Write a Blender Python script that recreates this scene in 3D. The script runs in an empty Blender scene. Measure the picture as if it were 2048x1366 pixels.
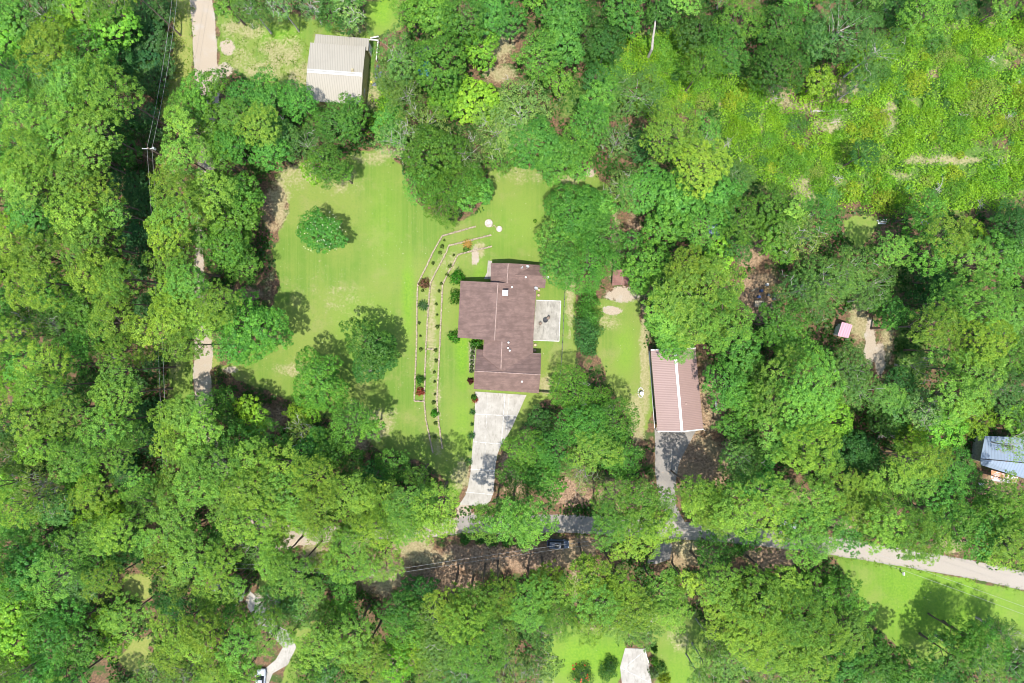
import bpy, bmesh, math, random
import numpy as np
from mathutils import Vector, Matrix

R = math.radians
CAMH = 125.0
SC = 0.1            # metres per full-resolution photo pixel on the ground

# ------------------------------------------------------------------ camera, sky, sun
scene = bpy.context.scene
cam_d = bpy.data.cameras.new("camera")
cam = bpy.data.objects.new("camera", cam_d)
scene.collection.objects.link(cam)
cam.location = (0, 0, CAMH)
cam_d.sensor_width = 36
cam_d.lens = 18 * CAMH / 102.4
cam_d.clip_end = 3000
scene.camera = cam

world = bpy.data.worlds.new("World")
scene.world = world
world.use_nodes = True
wn = world.node_tree
bg = wn.nodes['Background']
sky = wn.nodes.new('ShaderNodeTexSky')
sky.sky_type = 'NISHITA'
sky.sun_disc = False
sky.sun_elevation = R(72)
sky.sun_rotation = R(176)
wn.links.new(sky.outputs[0], bg.inputs[0])
bg.inputs[1].default_value = 0.15

sun_d = bpy.data.lights.new("sun", 'SUN')
sun_d.energy = 3.35
sun_d.angle = R(0.5)
sun_d.color = (1.0, 0.955, 0.88)
sun = bpy.data.objects.new("sun", sun_d)
scene.collection.objects.link(sun)
sdir = Vector((0.035, 0.32, -1.0)).normalized()      # direction the light travels
sun.rotation_euler = sdir.to_track_quat('-Z', 'Y').to_euler()
sun.location = (0, -40, 150)

scene.view_settings.view_transform = 'Standard'
scene.view_settings.look = 'None'
scene.view_settings.gamma = 1
scene.view_settings.exposure = 1.18
scene.cycles.filter_width = 1.0
scene.cycles.max_bounces = 6
scene.cycles.transparent_max_bounces = 4

COL = scene.collection
rng = np.random.default_rng(7)
random.seed(7)

def W(px, py, h=0.0):
    """a place seen at photo pixel (px, py) and standing h metres above the ground"""
    k = SC * (CAMH - h) / CAMH
    return ((px - 1024) * k, (683 - py) * k, h)

def apparent(x, y, h):
    k = SC * (CAMH - h) / CAMH
    return (1024 + x / k, 683 - y / k)

# ------------------------------------------------------------------ object helpers
def tag(o, label=None, cat=None, group=None, kind=None):
    if label: o['label'] = label
    if cat: o['category'] = cat
    if group: o['group'] = group
    if kind: o['kind'] = kind
    return o

def thing(name, label, cat, loc=(0, 0, 0), rz=0.0, group=None):
    o = bpy.data.objects.new(name, None)
    COL.objects.link(o)
    o.empty_display_size = 0.2
    o.location = loc
    o.rotation_euler = (0, 0, rz)
    return tag(o, label, cat, group)

def link(name, me, mat=None, parent=None):
    if mat is not None and not me.materials:
        me.materials.append(mat)
    o = bpy.data.objects.new(name, me)
    COL.objects.link(o)
    if parent: o.parent = parent
    return o

class MB:
    """collects vertices and faces"""
    def __init__(self): self.v = []; self.f = []
    def poly(self, pts):
        n = len(self.v); self.v += [tuple(p) for p in pts]; self.f.append(tuple(range(n, n + len(pts))))
    def box(self, c, s, rz=0.0, taper=1.0):
        cx, cy, cz = c; sx, sy, sz = s[0] / 2, s[1] / 2, s[2] / 2
        n = len(self.v); ca, sa = math.cos(rz), math.sin(rz)
        for z, t in ((-sz, 1.0), (sz, taper)):
            for x, y in ((-sx, -sy), (sx, -sy), (sx, sy), (-sx, sy)):
                x *= t; y *= t
                self.v.append((cx + x * ca - y * sa, cy + x * sa + y * ca, cz + z))
        for q in ((3, 2, 1, 0), (4, 5, 6, 7), (0, 1, 5, 4), (1, 2, 6, 5), (2, 3, 7, 6), (3, 0, 4, 7)):
            self.f.append(tuple(n + i for i in q))
        return self
    def hull(self, bottom, top):
        """solid between two same-length rings"""
        n = len(self.v); k = len(bottom)
        self.v += [tuple(p) for p in bottom] + [tuple(p) for p in top]
        self.f.append(tuple(n + i for i in reversed(range(k))))
        self.f.append(tuple(n + k + i for i in range(k)))
        for i in range(k):
            j = (i + 1) % k
            self.f.append((n + i, n + j, n + k + j, n + k + i))
        return self
    def tube(self, pts, rads, seg=6, cap=True):
        pts = [Vector(p) for p in pts]
        if not hasattr(rads, '__len__'): rads = [rads] * len(pts)
        n0 = len(self.v)
        for i, p in enumerate(pts):
            d = (pts[min(i + 1, len(pts) - 1)] - pts[max(i - 1, 0)])
            if d.length < 1e-6: d = Vector((0, 0, 1))
            d.normalize()
            a = d.orthogonal().normalized() if abs(d.z) > .9 else d.cross(Vector((0, 0, 1))).normalized()
            b = d.cross(a)
            for s in range(seg):
                t = 2 * math.pi * s / seg
                q = p + (a * math.cos(t) + b * math.sin(t)) * rads[i]
                self.v.append(tuple(q))
        for i in range(len(pts) - 1):
            for s in range(seg):
                t = (s + 1) % seg
                self.f.append((n0 + i * seg + s, n0 + i * seg + t, n0 + (i + 1) * seg + t, n0 + (i + 1) * seg + s))
        if cap:
            self.f.append(tuple(n0 + s for s in reversed(range(seg))))
            self.f.append(tuple(n0 + (len(pts) - 1) * seg + s for s in range(seg)))
        return self
    def cyl(self, c, r, h, seg=16, r2=None):
        return self.tube([c, (c[0], c[1], c[2] + h)], [r, r if r2 is None else r2], seg)
    def lathe(self, c, prof, seg=20):
        n0 = len(self.v)
        for r, z in prof:
            for s in range(seg):
                t = 2 * math.pi * s / seg
                self.v.append((c[0] + r * math.cos(t), c[1] + r * math.sin(t), c[2] + z))
        for i in range(len(prof) - 1):
            for s in range(seg):
                t = (s + 1) % seg
                self.f.append((n0 + i * seg + s, n0 + i * seg + t, n0 + (i + 1) * seg + t, n0 + (i + 1) * seg + s))
        return self
    def mesh(self, name='mesh', smooth=False):
        me = bpy.data.meshes.new(name)
        me.from_pydata(self.v, [], self.f)
        bm = bmesh.new(); bm.from_mesh(me)
        bmesh.ops.recalc_face_normals(bm, faces=bm.faces)
        bm.to_mesh(me); bm.free()
        if smooth: me.shade_smooth()
        return me
    def build(self, name, mat, parent=None, smooth=False, bevel=0.0):
        o = link(name, self.mesh(name, smooth), mat, parent)
        if bevel:
            m = o.modifiers.new('bevel', 'BEVEL'); m.width = bevel; m.segments = 2; m.limit_method = 'ANGLE'
        return o

# ------------------------------------------------------------------ material helpers
class NT:
    def __init__(self, name):
        self.m = bpy.data.materials.new(name); self.m.use_nodes = True
        self.t = self.m.node_tree; self.bsdf = self.t.nodes['Principled BSDF']
        self.out = self.t.nodes['Material Output']
        self.tc = self.t.nodes.new('ShaderNodeTexCoord')
        self.geo = self.t.nodes.new('ShaderNodeNewGeometry')
    def n(self, typ, **kw):
        nd = self.t.nodes.new(typ)
        for k, v in kw.items():
            if hasattr(nd, k): setattr(nd, k, v)
            else: nd.inputs[k].default_value = v
        return nd
    def l(self, a, b): self.t.links.new(a, b)
    def set(self, sock, v):
        if isinstance(v, bpy.types.NodeSocket): self.l(v, sock)
        elif isinstance(v, (tuple, list)): sock.default_value = (*v, 1)[:len(sock.default_value)] if len(v) == 3 else v
        else: sock.default_value = v
    def pos(self): return self.geo.outputs['Position']
    def noise(self, scale, detail=4, rough=.55, vec=None, dist=0.0):
        nd = self.n('ShaderNodeTexNoise'); nd.inputs['Scale'].default_value = scale
        nd.inputs['Detail'].default_value = detail; nd.inputs['Roughness'].default_value = rough
        nd.inputs['Distortion'].default_value = dist
        self.l(vec if vec is not None else self.pos(), nd.inputs['Vector'])
        return nd.outputs['Fac']
    def stretch(self, sx, sy, sz, vec=None, rz=0.0):
        m = self.n('ShaderNodeMapping'); m.inputs['Scale'].default_value = (sx, sy, sz)
        m.inputs['Rotation'].default_value = (0, 0, rz)
        self.l(vec if vec is not None else self.pos(), m.inputs['Vector'])
        return m.outputs[0]
    def math(self, op, a, b=0.0, clamp=False):
        m = self.n('ShaderNodeMath', operation=op); m.use_clamp = clamp
        self.set(m.inputs[0], a); self.set(m.inputs[1], b)
        return m.outputs[0]
    def ramp(self, f, a, b):          # smooth step from a to b
        m = self.n('ShaderNodeMapRange'); m.interpolation_type = 'SMOOTHSTEP'
        self.l(f, m.inputs[0]); m.inputs[1].default_value = a; m.inputs[2].default_value = b
        return m.outputs[0]
    def mix(self, f, a, b, mode='MIX'):
        m = self.n('ShaderNodeMix', data_type='RGBA', blend_type=mode)
        self.set(m.inputs[0], f); self.set(m.inputs[6], a); self.set(m.inputs[7], b)
        return m.outputs[2]
    def attr(self, name):
        a = self.n('ShaderNodeAttribute'); a.attribute_name = name
        return a.outputs['Fac']
    def bump(self, h, strength=.4, dist=.1):
        b = self.n('ShaderNodeBump'); b.inputs['Strength'].default_value = strength
        b.inputs['Distance'].default_value = dist
        self.l(h, b.inputs['Height']); self.l(b.outputs[0], self.bsdf.inputs['Normal'])
    def done(self, col, rough=.8, metal=0.0, spec=.3):
        self.set(self.bsdf.inputs['Base Color'], col)
        self.set(self.bsdf.inputs['Roughness'], rough)
        self.bsdf.inputs['Metallic'].default_value = metal
        self.bsdf.inputs['Specular IOR Level'].default_value = spec
        return self.m

def simple(name, c, rough=.7, metal=0.0, var=.25, scale=2.0, c2=None, spec=.3):
    t = NT(name)
    f = t.noise(scale, 5, .6)
    d = tuple(x * (1 - var) for x in c); u = tuple(min(1, x * (1 + var)) for x in c)
    col = t.mix(t.ramp(f, .3, .7), d, u)
    if c2: col = t.mix(t.ramp(t.noise(scale * .35, 6, .7), .55, .68), col, c2)
    return t.done(col, rough, metal, spec)

# ------------------------------------------------------------------ regions of the ground (photo pixels, ground level)
def P(*a): return np.array(a, float).reshape(-1, 2)

LAWN = [
 P(552,352, 600,325, 660,335, 705,305, 760,300, 800,330, 815,380, 850,425, 905,440, 955,425, 978,385, 975,345, 1010,330, 1100,338, 1180,345, 1215,370, 1225,420,
   1210,470, 1150,540, 1150,600, 1155,690, 1140,770, 1090,800, 1055,830, 1035,880, 1005,900, 985,880, 950,785, 955,850, 940,930, 925,985, 905,1000, 890,960, 840,920, 760,900, 700,860, 650,840,
   560,790, 470,760, 440,735, 500,700, 545,640, 560,560, 545,500, 575,430, 575,390),
 P(1185,600, 1275,598, 1285,650, 1298,700, 1303,760, 1306,830, 1290,880, 1255,830, 1215,770, 1190,700),
 P(1085,1262, 1150,1245, 1240,1258, 1250,1300, 1240,1366, 1245,1400, 1060,1400, 1090,1310),
 P(1300,1225, 1400,1225, 1410,1290, 1420,1400, 1310,1400, 1302,1300),
 P(1660,1105, 1730,1112, 1840,1140, 2048,1182, 2120,1200, 2120,1290, 1990,1300, 1900,1330, 1870,1400, 1800,1300, 1740,1240, 1700,1170),
 P(345,-40, 385,-40, 384,60, 386,150, 372,215, 350,240, 345,330, 320,330, 322,230, 345,120),
 P(245,1150, 300,1150, 305,1190, 285,1200, 245,1190),
 P(232,1320, 262,1280, 300,1275, 305,1330, 270,1350),
 P(435,30, 560,20, 640,40, 720,50, 740,70, 740,200, 600,190, 520,160, 440,130),
 P(735,0, 800,0, 800,60, 750,70, 730,40),
 P(1680,435, 1760,430, 1745,480, 1715,500, 1690,480),
 P(520,1140, 560,1140, 545,1190, 515,1195),
 P(570,1255, 640,1240, 600,1300, 590,1370, 560,1370, 580,1320),
]
LAWN.append(P(338,690,384,690,388,800,342,810)); LAWN.append(P(420,672,438,680,440,730,424,735))
LAWN_YEL = [LAWN[5], LAWN[6], LAWN[7], LAWN[-1]]
GRAVEL_LINE = (P(398,-60, 408,60, 412,150, 425,220, 404,320, 398,450, 398,600, 408,700, 404,750, 412,850, 450,950, 520,1045, 596,1072), 23)
GRAVEL2 = (P(560,1085, 600,1075, 700,1065, 860,1058, 940,1048), 16)
ASPH_LINE = (P(930,1048, 1000,1050, 1100,1046, 1180,1050, 1250,1054, 1350,1060, 1400,1064, 1460,1068, 1560,1080, 1680,1094, 1800,1114, 1940,1138, 2048,1162, 2140,1185), 18)
ASPH_POLY = [P(1309,855, 1397,852, 1378,890, 1358,930, 1350,980, 1352,1010, 1372,1050, 1340,1052, 1318,1000, 1310,940),
             P(1322,1070, 1345,1090, 1340,1120, 1312,1128, 1290,1125, 1310,1100)]
# ellipses: cx, cy, rx, ry, strength
DRY = [(600,350,60,34,.7),(560,400,25,60,.9),(740,318,60,22,.6),(680,360,60,45,.6),(1040,352,80,22,.55),(1130,355,60,25,.6),(960,500,14,20,1),(863,640,13,170,.75),(875,800,12,100,.6),(905,520,22,34,.6),(690,600,80,70,.45),(620,560,60,60,.35),
 (740,850,60,50,.8),(590,740,60,18,.7),(1140,580,12,120,.8),(1230,500,16,90,.9),(1290,720,12,160,1),(1275,840,22,70,1),(1215,640,45,30,.6),(1090,770,16,24,1),(925,950,28,50,.8),(870,900,40,25,.5),
 (480,60,70,30,.7),(560,110,60,60,.75),(600,150,40,40,.8),(700,60,40,20,.8),(480,120,40,40,.6),(745,190,30,50,.7),(520,140,50,20,.8),(1110,1240,20,40,.9),(1100,1262,30,12,.9),(1360,1280,35,40,.6),(1190,1260,35,12,.8),
 (860,640,18,160,.6),(900,520,30,40,.5),(870,760,14,120,.5),(1000,75,40,60,1),(1000,150,40,25,.9),(785,305,50,14,.9),(1600,215,60,25,.8),(1690,180,40,30,.9),(1660,250,40,30,.8),(1780,230,22,45,.8),(1610,380,30,40,.9),(1605,400,12,40,1),
 (1900,320,120,14,.8),(1560,190,40,25,.9),(1430,1060,20,14,.8),(1150,950,60,30,.5),(1370,1090,30,30,.9),(1500,1020,60,30,.7),(1700,1045,50,22,.9),(1900,1090,45,20,.8),(1960,1180,30,12,.4),
 (630,1110,40,40,.9),(705,1085,40,22,1),(820,1090,50,30,1),(860,1115,60,22,.7),(770,1160,50,40,.8),(800,1230,14,60,1),(800,1320,40,30,.8),(1150,1170,14,50,.8),(1720,640,25,60,.9),(1775,690,20,50,.8),(350,350,30,60,.6),(350,700,14,80,.6),(340,900,14,20,.9),(1420,790,28,60,.5),(1400,880,60,40,.5),(850,1090,20,16,.8),(1255,590,40,14,1),(2000,120,60,30,.4),(1980,300,60,30,.4),(1800,350,50,16,.6),(450,680,50,20,.6),(540,570,20,50,.5),(430,330,30,30,.6)]
DIRT = [(1140,985,55,35,1),(1010,1115,190,28,1),(870,1160,120,40,.6),(1400,920,70,60,1),(1420,800,30,70,.9),(1380,1110,60,30,.9),(1545,1110,60,30,1),(1060,885,40,40,.6),(480,590,60,20,.7),(545,420,30,60,.6),(540,840,50,40,.7),(1500,500,36,40,1),
 (1520,590,50,60,.8),(1985,975,35,22,1.2),(1320,1318,26,18,1),(1265,470,20,50,.6),(1240,990,60,40,.8),(770,1150,80,50,.7),(230,720,25,18,1),(340,1080,40,16,.3),(440,1165,50,25,.8),(1240,30,40,20,.3),(1600,1000,60,30,.6),(1700,190,30,20,.4),(1150,1090,80,20,.7),
 (1680,200,50,16,.5),(1870,150,30,14,.5),(1850,1100,160,14,.4),(700,880,60,30,.5),(1035,940,40,60,.7)]
GRAVP = [(450,140,18,16,1),(455,95,16,20,1),(1245,588,38,18,1),(1225,622,24,10,1),(460,740,20,12,.7),(596,1072,26,20,1.2),(540,1085,30,20,.8),(1670,235,14,16,1),(1740,690,12,50,1.1),(1760,720,12,40,1),(950,515,10,25,.9),(635,340,25,16,.6),(930,1035,22,30,1),(1300,1235,20,14,.8),(1180,345,14,12,.7),(510,1205,20,22,1.2),(530,1235,20,22,1.1),(1450,815,12,20,.5),(405,610,12,40,.9),(415,330,16,30,.9),(400,560,10,40,.9)]
WEED = [(1500,280,90,120,1),(1650,350,120,70,1),(1800,250,180,150,1),(1950,350,120,80,1),(1900,100,160,110,1),(1350,120,80,90,1),(1220,110,70,60,.9),(760,200,35,60,1),(900,180,60,50,.7),(60,100,200,100,.4),(740,110,14,90,.9),(1000,220,80,60,.6),
 (860,1062,80,10,1.2),(1000,1062,100,8,1.2),(1800,560,60,60,.5),(1820,720,40,90,.8),(370,720,14,50,1),(300,600,20,200,.3),(1180,200,90,60,.7),(1450,150,80,60,.9)]

LUSH = [(1180,1320,100,60,1),(1360,1340,50,60,.6),(1880,1200,190,110,.9),(730,640,60,60,.5),(816,600,14,90,.9),(925,700,16,80,1),(925,850,22,60,.6),(1250,700,20,60,.6),(560,70,40,20,1),(700,65,50,14,.6),(760,20,30,40,1),(770,450,40,110,.4),(1040,450,60,60,.35),(960,560,14,50,.7),(750,210,20,50,1)]

def seg_dist(px, py, poly, closed):
    n = len(poly); best = np.full(px.shape, 1e9)
    for i in range(n if closed else n - 1):
        a = poly[i]; b = poly[(i + 1) % n]; d = b - a
        L = (d ** 2).sum() + 1e-9
        t = np.clip(((px - a[0]) * d[0] + (py - a[1]) * d[1]) / L, 0, 1)
        best = np.minimum(best, np.hypot(px - a[0] - t * d[0], py - a[1] - t * d[1]))
    return best
def inside(px, py, poly):
    c = np.zeros(px.shape, bool); n = len(poly); j = n - 1
    for i in range(n):
        xi, yi = poly[i]; xj, yj = poly[j]
        cond = ((yi > py) != (yj > py)) & (px < (xj - xi) * (py - yi) / (yj - yi + 1e-12) + xi)
        c ^= cond; j = i
    return c
def sdf(px, py, poly):
    d = seg_dist(px, py, poly, True)
    return np.where(inside(px, py, poly), d, -d)
def vnoise(px, py, cell, seed, ):
    r = np.random.default_rng(seed); T = r.random((256, 256))
    x = px / cell; y = py / cell
    xi = np.floor(x).astype(int); yi = np.floor(y).astype(int)
    fx = x - xi; fy = y - yi; fx = fx * fx * (3 - 2 * fx); fy = fy * fy * (3 - 2 * fy)
    g = lambda a, b: T[a % 256, b % 256]
    return (g(xi, yi) * (1 - fx) * (1 - fy) + g(xi + 1, yi) * fx * (1 - fy) + g(xi, yi + 1) * (1 - fx) * fy + g(xi + 1, yi + 1) * fx * fy)

def lane_w(py):
    return np.interp(py, [-50, 170, 230, 620, 690, 800, 860, 1070], [23, 23, 9, 9, 18, 18, 11, 14])

def masks(px, py):
    wob = 10 * (vnoise(px, py, 22, 1) - .5) + 5 * (vnoise(px, py, 8, 2) - .5)
    lawn = np.full(px.shape, -99.); yel = lawn.copy(); asp = lawn.copy()
    for p in LAWN: lawn = np.maximum(lawn, sdf(px, py, p))
    for p in LAWN_YEL: yel = np.maximum(yel, sdf(px, py, p))
    for p in ASPH_POLY: asp = np.maximum(asp, sdf(px, py, p))
    asp = np.maximum(asp, ASPH_LINE[1] - seg_dist(px, py, ASPH_LINE[0], False))
    gra = lane_w(py) - seg_dist(px, py, GRAVEL_LINE[0], False)
    gra = np.maximum(gra, GRAVEL2[1] - seg_dist(px, py, GRAVEL2[0], False))
    sm = lambda d, w: np.clip(.5 + d / w, 0, 1)
    out = dict(lawn=sm(lawn + wob, 14), yel=sm(yel + wob, 14), asp=sm(asp + wob * .15, 3), grav=sm(gra + wob * .35, 7))
    def ell(lst, w=1.0):
        m = np.zeros(px.shape)
        for cx, cy, rx, ry, s in lst:
            d = np.hypot((px - cx) / rx, (py - cy) / ry)
            m = np.maximum(m, s * np.clip(1.35 - d + wob * .03, 0, 1))
        return np.clip(m, 0, 1)
    out['dry'] = ell(DRY); out['dirt'] = ell(DIRT); out['weed'] = ell(WEED)
    out['grav'] = np.maximum(out['grav'], ell(GRAVP))
    out['lush'] = ell(LUSH)
    out['lite'] = sm(ASPH_LINE[1] - seg_dist(px, py, ASPH_LINE[0], False), 6) * np.clip((px - 1150) / 150, .15, 1)
    return out

# ------------------------------------------------------------------ ground material
def ground_material():
    t = NT('ground_mix')
    n1 = t.noise(.06, 5, .6); n2 = t.noise(.45, 6, .65); n3 = t.noise(2.2, 6, .7); n4 = t.noise(7.0, 4, .7)
    fine = t.noise(14.0, 3, .7)
    # forest floor: leaf litter with low weeds
    floor = t.mix(t.ramp(n3, .35, .65), (.085, .055, .035), (.19, .115, .065))
    floor = t.mix(t.ramp(n2, .47, .58), floor, (.055, .085, .022))
    # scrub ground, coloured dark so gaps in the cover read as shadow
    weed = t.mix(t.ramp(n3, .3, .7), (.055, .12, .02), (.11, .19, .035))
    weed = t.mix(t.ramp(n2, .52, .7), weed, (.24, .22, .085))
    col = t.mix(t.ramp(t.math('ADD', t.attr('weed'), t.math('MULTIPLY', t.math('SUBTRACT', n2, .5), .8)), .25, .6), floor, weed)
    # pine straw and bare red dirt
    dirt = t.mix(t.ramp(n3, .36, .66), (.105, .065, .042), (.33, .215, .135))
    dirt = t.mix(t.math('MULTIPLY', t.ramp(n4, .52, .66), .7), dirt, (.42, .34, .235))
    dirt = t.mix(t.math('MULTIPLY', t.ramp(n1, .45, .62), .5), dirt, (.24, .20, .10))
    dm = t.math('ADD', t.attr('dirt'), t.math('MULTIPLY', t.math('SUBTRACT', n2, .5), 1.3))
    col = t.mix(t.ramp(dm, .3, .55), col, dirt)
    # lawn, mown in north-south stripes
    st = t.noise(1.0, 4, .62, t.stretch(1.5, .03, 1))
    st2 = t.noise(1.0, 2, .5, t.stretch(.04, .8, 1))
    lawn = t.mix(t.ramp(n1, .40, .60), (.108, .190, .028), (.165, .218, .045))
    lawn = t.mix(t.math('MULTIPLY', t.ramp(st, .40, .62), .45), lawn, (.175, .228, .045))
    lawn = t.mix(t.math('MULTIPLY', t.ramp(t.noise(.16, 6, .7), .5, .66), .7), lawn, (.205, .22, .070))
    lawn = t.mix(t.math('MULTIPLY', t.ramp(n3, .5, .7), .35), lawn, (.075, .16, .025))
    lawn = t.mix(t.math('MULTIPLY', t.ramp(fine, .55, .70), .45), lawn, (.235, .265, .08))
    lawn = t.mix(t.math('MULTIPLY', t.ramp(n4, .50, .66), .42), lawn, (.08, .15, .03))
    yel = t.mix(t.ramp(n3, .35, .65), (.16, .21, .045), (.235, .235, .07))
    lush = t.mix(t.ramp(n3, .35, .65), (.095, .225, .016), (.165, .30, .022))
    lawn = t.mix(t.math('MULTIPLY', t.attr('lush'), .75), lawn, lush)
    ym = t.attr('yel')
    lawn = t.mix(ym, lawn, yel)
    lm = t.math('ADD', t.attr('lawn'), t.math('MULTIPLY', t.math('SUBTRACT', n3, .5), .7))
    col = t.mix(t.ramp(lm, .35, .65), col, lawn)
    # dry straw-coloured grass
    dry = t.mix(t.ramp(n3, .3, .7), (.21, .19, .085), (.36, .31, .18))
    dry = t.mix(t.ramp(n4, .62, .75), dry, (.46, .41, .30))
    dr = t.math('ADD', t.attr('dry'), t.math('MULTIPLY', t.math('ADD', t.math('SUBTRACT', n2, .5), t.math('SUBTRACT', n3, .5)), 1.1))
    col = t.mix(t.math('MULTIPLY', t.ramp(dr, .35, .85), .8), col, dry)
    # scattered pale stones / bleached bits
    col = t.mix(t.math('MULTIPLY', t.ramp(t.noise(3.1, 2, .5), .71, .76), .6), col, (.5, .47, .36))
    # gravel
    gr = t.mix(t.ramp(n4, .35, .65), (.27, .22, .16), (.39, .33, .255))
    gr = t.mix(t.math('MULTIPLY', t.ramp(n2, .5, .7), .5), gr, (.36, .34, .31))
    gm = t.math('ADD', t.attr('grav'), t.math('MULTIPLY', t.math('ADD', t.math('SUBTRACT', n3, .5), t.math('SUBTRACT', n2, .5)), .9))
    col = t.mix(t.ramp(gm, .38, .62), col, gr)
    # worn asphalt
    asp = t.mix(t.ramp(n2, .3, .7), (.165, .15, .135), (.24, .22, .195))
    asp = t.mix(t.math('MULTIPLY', t.ramp(n4, .4, .7), .45), asp, (.33, .31, .28))
    asp = t.mix(t.math('MULTIPLY', t.ramp(t.noise(.9, 7, .8), .57, .64), .55), asp, (.27, .17, .10))
    asp = t.mix(t.attr('lite'), asp, t.mix(t.ramp(n4, .35, .7), (.285, .25, .205), (.36, .325, .275)))
    am = t.math('ADD', t.attr('asp'), t.math('ADD', t.math('MULTIPLY', t.math('SUBTRACT', n2, .5), 1.1), t.math('MULTIPLY', t.attr('dirt'), -.33)))
    col = t.mix(t.ramp(am, .4, .6), col, asp)
    t.bump(t.math('ADD', n4, fine), .55, .09)
    return t.done(col, .95, 0, .15)
M_ground = ground_material()

def build_ground():
    step = .3
    xs = np.arange(-114, 114.01, step); ys = np.arange(-78, 78.01, step)
    X, Y = np.meshgrid(xs, ys); nx, ny = len(xs), len(ys)
    px = 1024 + X / SC; py = 683 - Y / SC
    mk = masks(px, py)
    Z = .10 * (vnoise(X + 500, Y + 500, 9, 5) - .5) + .03 * (vnoise(X + 500, Y + 500, 1.7, 6) - .5)
    flat = np.maximum(mk['asp'], mk['grav'])
    Z = Z * (1 - .7 * flat)
    I = np.arange(nx * ny).reshape(ny, nx)
    quads = np.stack([I[:-1, :-1], I[:-1, 1:], I[1:, 1:], I[1:, :-1]], -1).reshape(-1, 4)
    fc = lambda a: a[:-1, :-1].reshape(-1)
    cls = np.zeros(len(quads), int)
    main = sdf(px, py, LAWN[0])
    cls[fc(mk['lawn']) > .5] = 1
    g = lane_w(py) - seg_dist(px, py, GRAVEL_LINE[0], False)
    g = np.maximum(g, GRAVEL2[1] - seg_dist(px, py, GRAVEL2[0], False))
    cls[fc(g) > 0] = 2
    a1 = ASPH_LINE[1] - seg_dist(px, py, ASPH_LINE[0], False)
    a2 = np.maximum(sdf(px, py, ASPH_POLY[0]), sdf(px, py, ASPH_POLY[1]))
    cls[fc(a2) > 0] = 4
    cls[fc(a1) > 0] = 3
    V = np.stack([X, Y, Z], -1).reshape(-1, 3)
    names = ['ground', 'lawn', 'gravel_lane', 'road', 'asphalt_driveway']
    for c, nm in enumerate(names):
        q = quads[cls == c]
        used, inv = np.unique(q, return_inverse=True)
        me = quad_mesh(nm, V[used], inv.reshape(-1, 4))
        for k in ('lawn', 'yel', 'asp', 'grav', 'dry', 'dirt', 'weed', 'lite', 'lush'):
            a = me.attributes.new(k, 'FLOAT', 'POINT')
            a.data.foreach_set('value', mk[k].reshape(-1)[used].astype(np.float32))
        me.shade_smooth()
        o = link(nm, me, M_ground)
        tag(o, kind='structure')
    # the land beyond, out to the horizon
    mb = MB()
    B = [(-114, -78), (114, -78), (114, 78), (-114, 78)]; F = [(-1500, -1500), (1500, -1500), (1500, 1500), (-1500, 1500)]
    for i in range(4):
        j = (i + 1) % 4
        mb.poly([(*B[i], 0), (*F[i], -.5), (*F[j], -.5), (*B[j], 0)])
    tag(mb.build('far_ground', M_ground), kind='structure')

def quad_mesh(name, V, Q):
    me = bpy.data.meshes.new(name)
    nv, nf = len(V), len(Q)
    me.vertices.add(nv); me.vertices.foreach_set('co', np.asarray(V, np.float32).reshape(-1))
    me.loops.add(nf * 4); me.loops.foreach_set('vertex_index', np.asarray(Q, np.int32).reshape(-1))
    me.polygons.add(nf)
    me.polygons.foreach_set('loop_start', np.arange(0, nf * 4, 4, dtype=np.int32))
    me.update(calc_edges=True)
    return me
build_ground()

# ------------------------------------------------------------------ buildings
def shingle(name, c1, c2):
    t = NT(name)
    col = t.mix(t.ramp(t.noise(.8, 5, .6), .3, .7), c1, c2)
    b = t.n('ShaderNodeTexBrick'); t.l(t.stretch(1, 1, 1), b.inputs['Vector'])
    b.inputs['Scale'].default_value = 1.0; b.inputs['Brick Width'].default_value = .34; b.inputs['Row Height'].default_value = .16
    b.inputs['Mortar Size'].default_value = .02
    b.inputs['Color1'].default_value = (.8, .8, .8, 1); b.inputs['Color2'].default_value = (1.15, 1.12, 1.1, 1); b.inputs['Mortar'].default_value = (.6, .6, .6, 1)
    col = t.mix(.55, col, b.outputs['Color'], 'MULTIPLY')
    streak = t.noise(1.0, 4, .6, t.stretch(.15, 2.2, 1))
    col = t.mix(t.math('MULTIPLY', t.ramp(streak, .45, .65), .5), col, tuple(x * .72 for x in c1))
    t.bump(t.noise(9, 3, .6), .35, .04)
    return t.done(col, .9, 0, .15)
M_shingle = shingle('roof_shingles', (.140, .093, .079), (.195, .130, .110))
M_shingle_old = shingle('old_shingles', (.19, .10, .085), (.27, .15, .125))
M_grey_shingle = shingle('grey_shingles', (.16, .165, .165), (.26, .26, .25))

def ribbed(name, c, pitch, axis, rz=0.0, dark=.72, rough=.45, stain=None, spec=.4):
    t = NT(name)
    v = t.stretch(1, 1, 1, rz=rz)
    w = t.n('ShaderNodeTexWave', wave_type='BANDS', bands_direction=axis)
    w.inputs['Scale'].default_value = 1.0 / pitch / 3.2; t.l(v, w.inputs['Vector'])
    col = t.mix(t.ramp(w.outputs['Fac'], .0, .35), tuple(x * dark for x in c), c)
    col = t.mix(t.math('MULTIPLY', t.ramp(t.noise(.35, 5, .6), .45, .7), .3), col, tuple(x * .8 for x in c))
    if stain: col = t.mix(t.ramp(t.noise(.5, 6, .75), stain[1], stain[1] + .08), col, stain[0])
    t.bump(w.outputs['Fac'], .5, .05)
    return t.done(col, rough, 0, spec)
M_tan_roof = ribbed('tan_metal_roof', (.305, .28, .23), .46, 'X', rz=R(-5), dark=.84, rough=.65, spec=.15)
M_tan_wall = ribbed('tan_metal_wall', (.30, .26, .12), .5, 'Y', dark=.8)
M_red_roof = ribbed('red_metal_roof', (.26, .175, .155), .34, 'Y', rz=R(-4), dark=.88)
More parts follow.
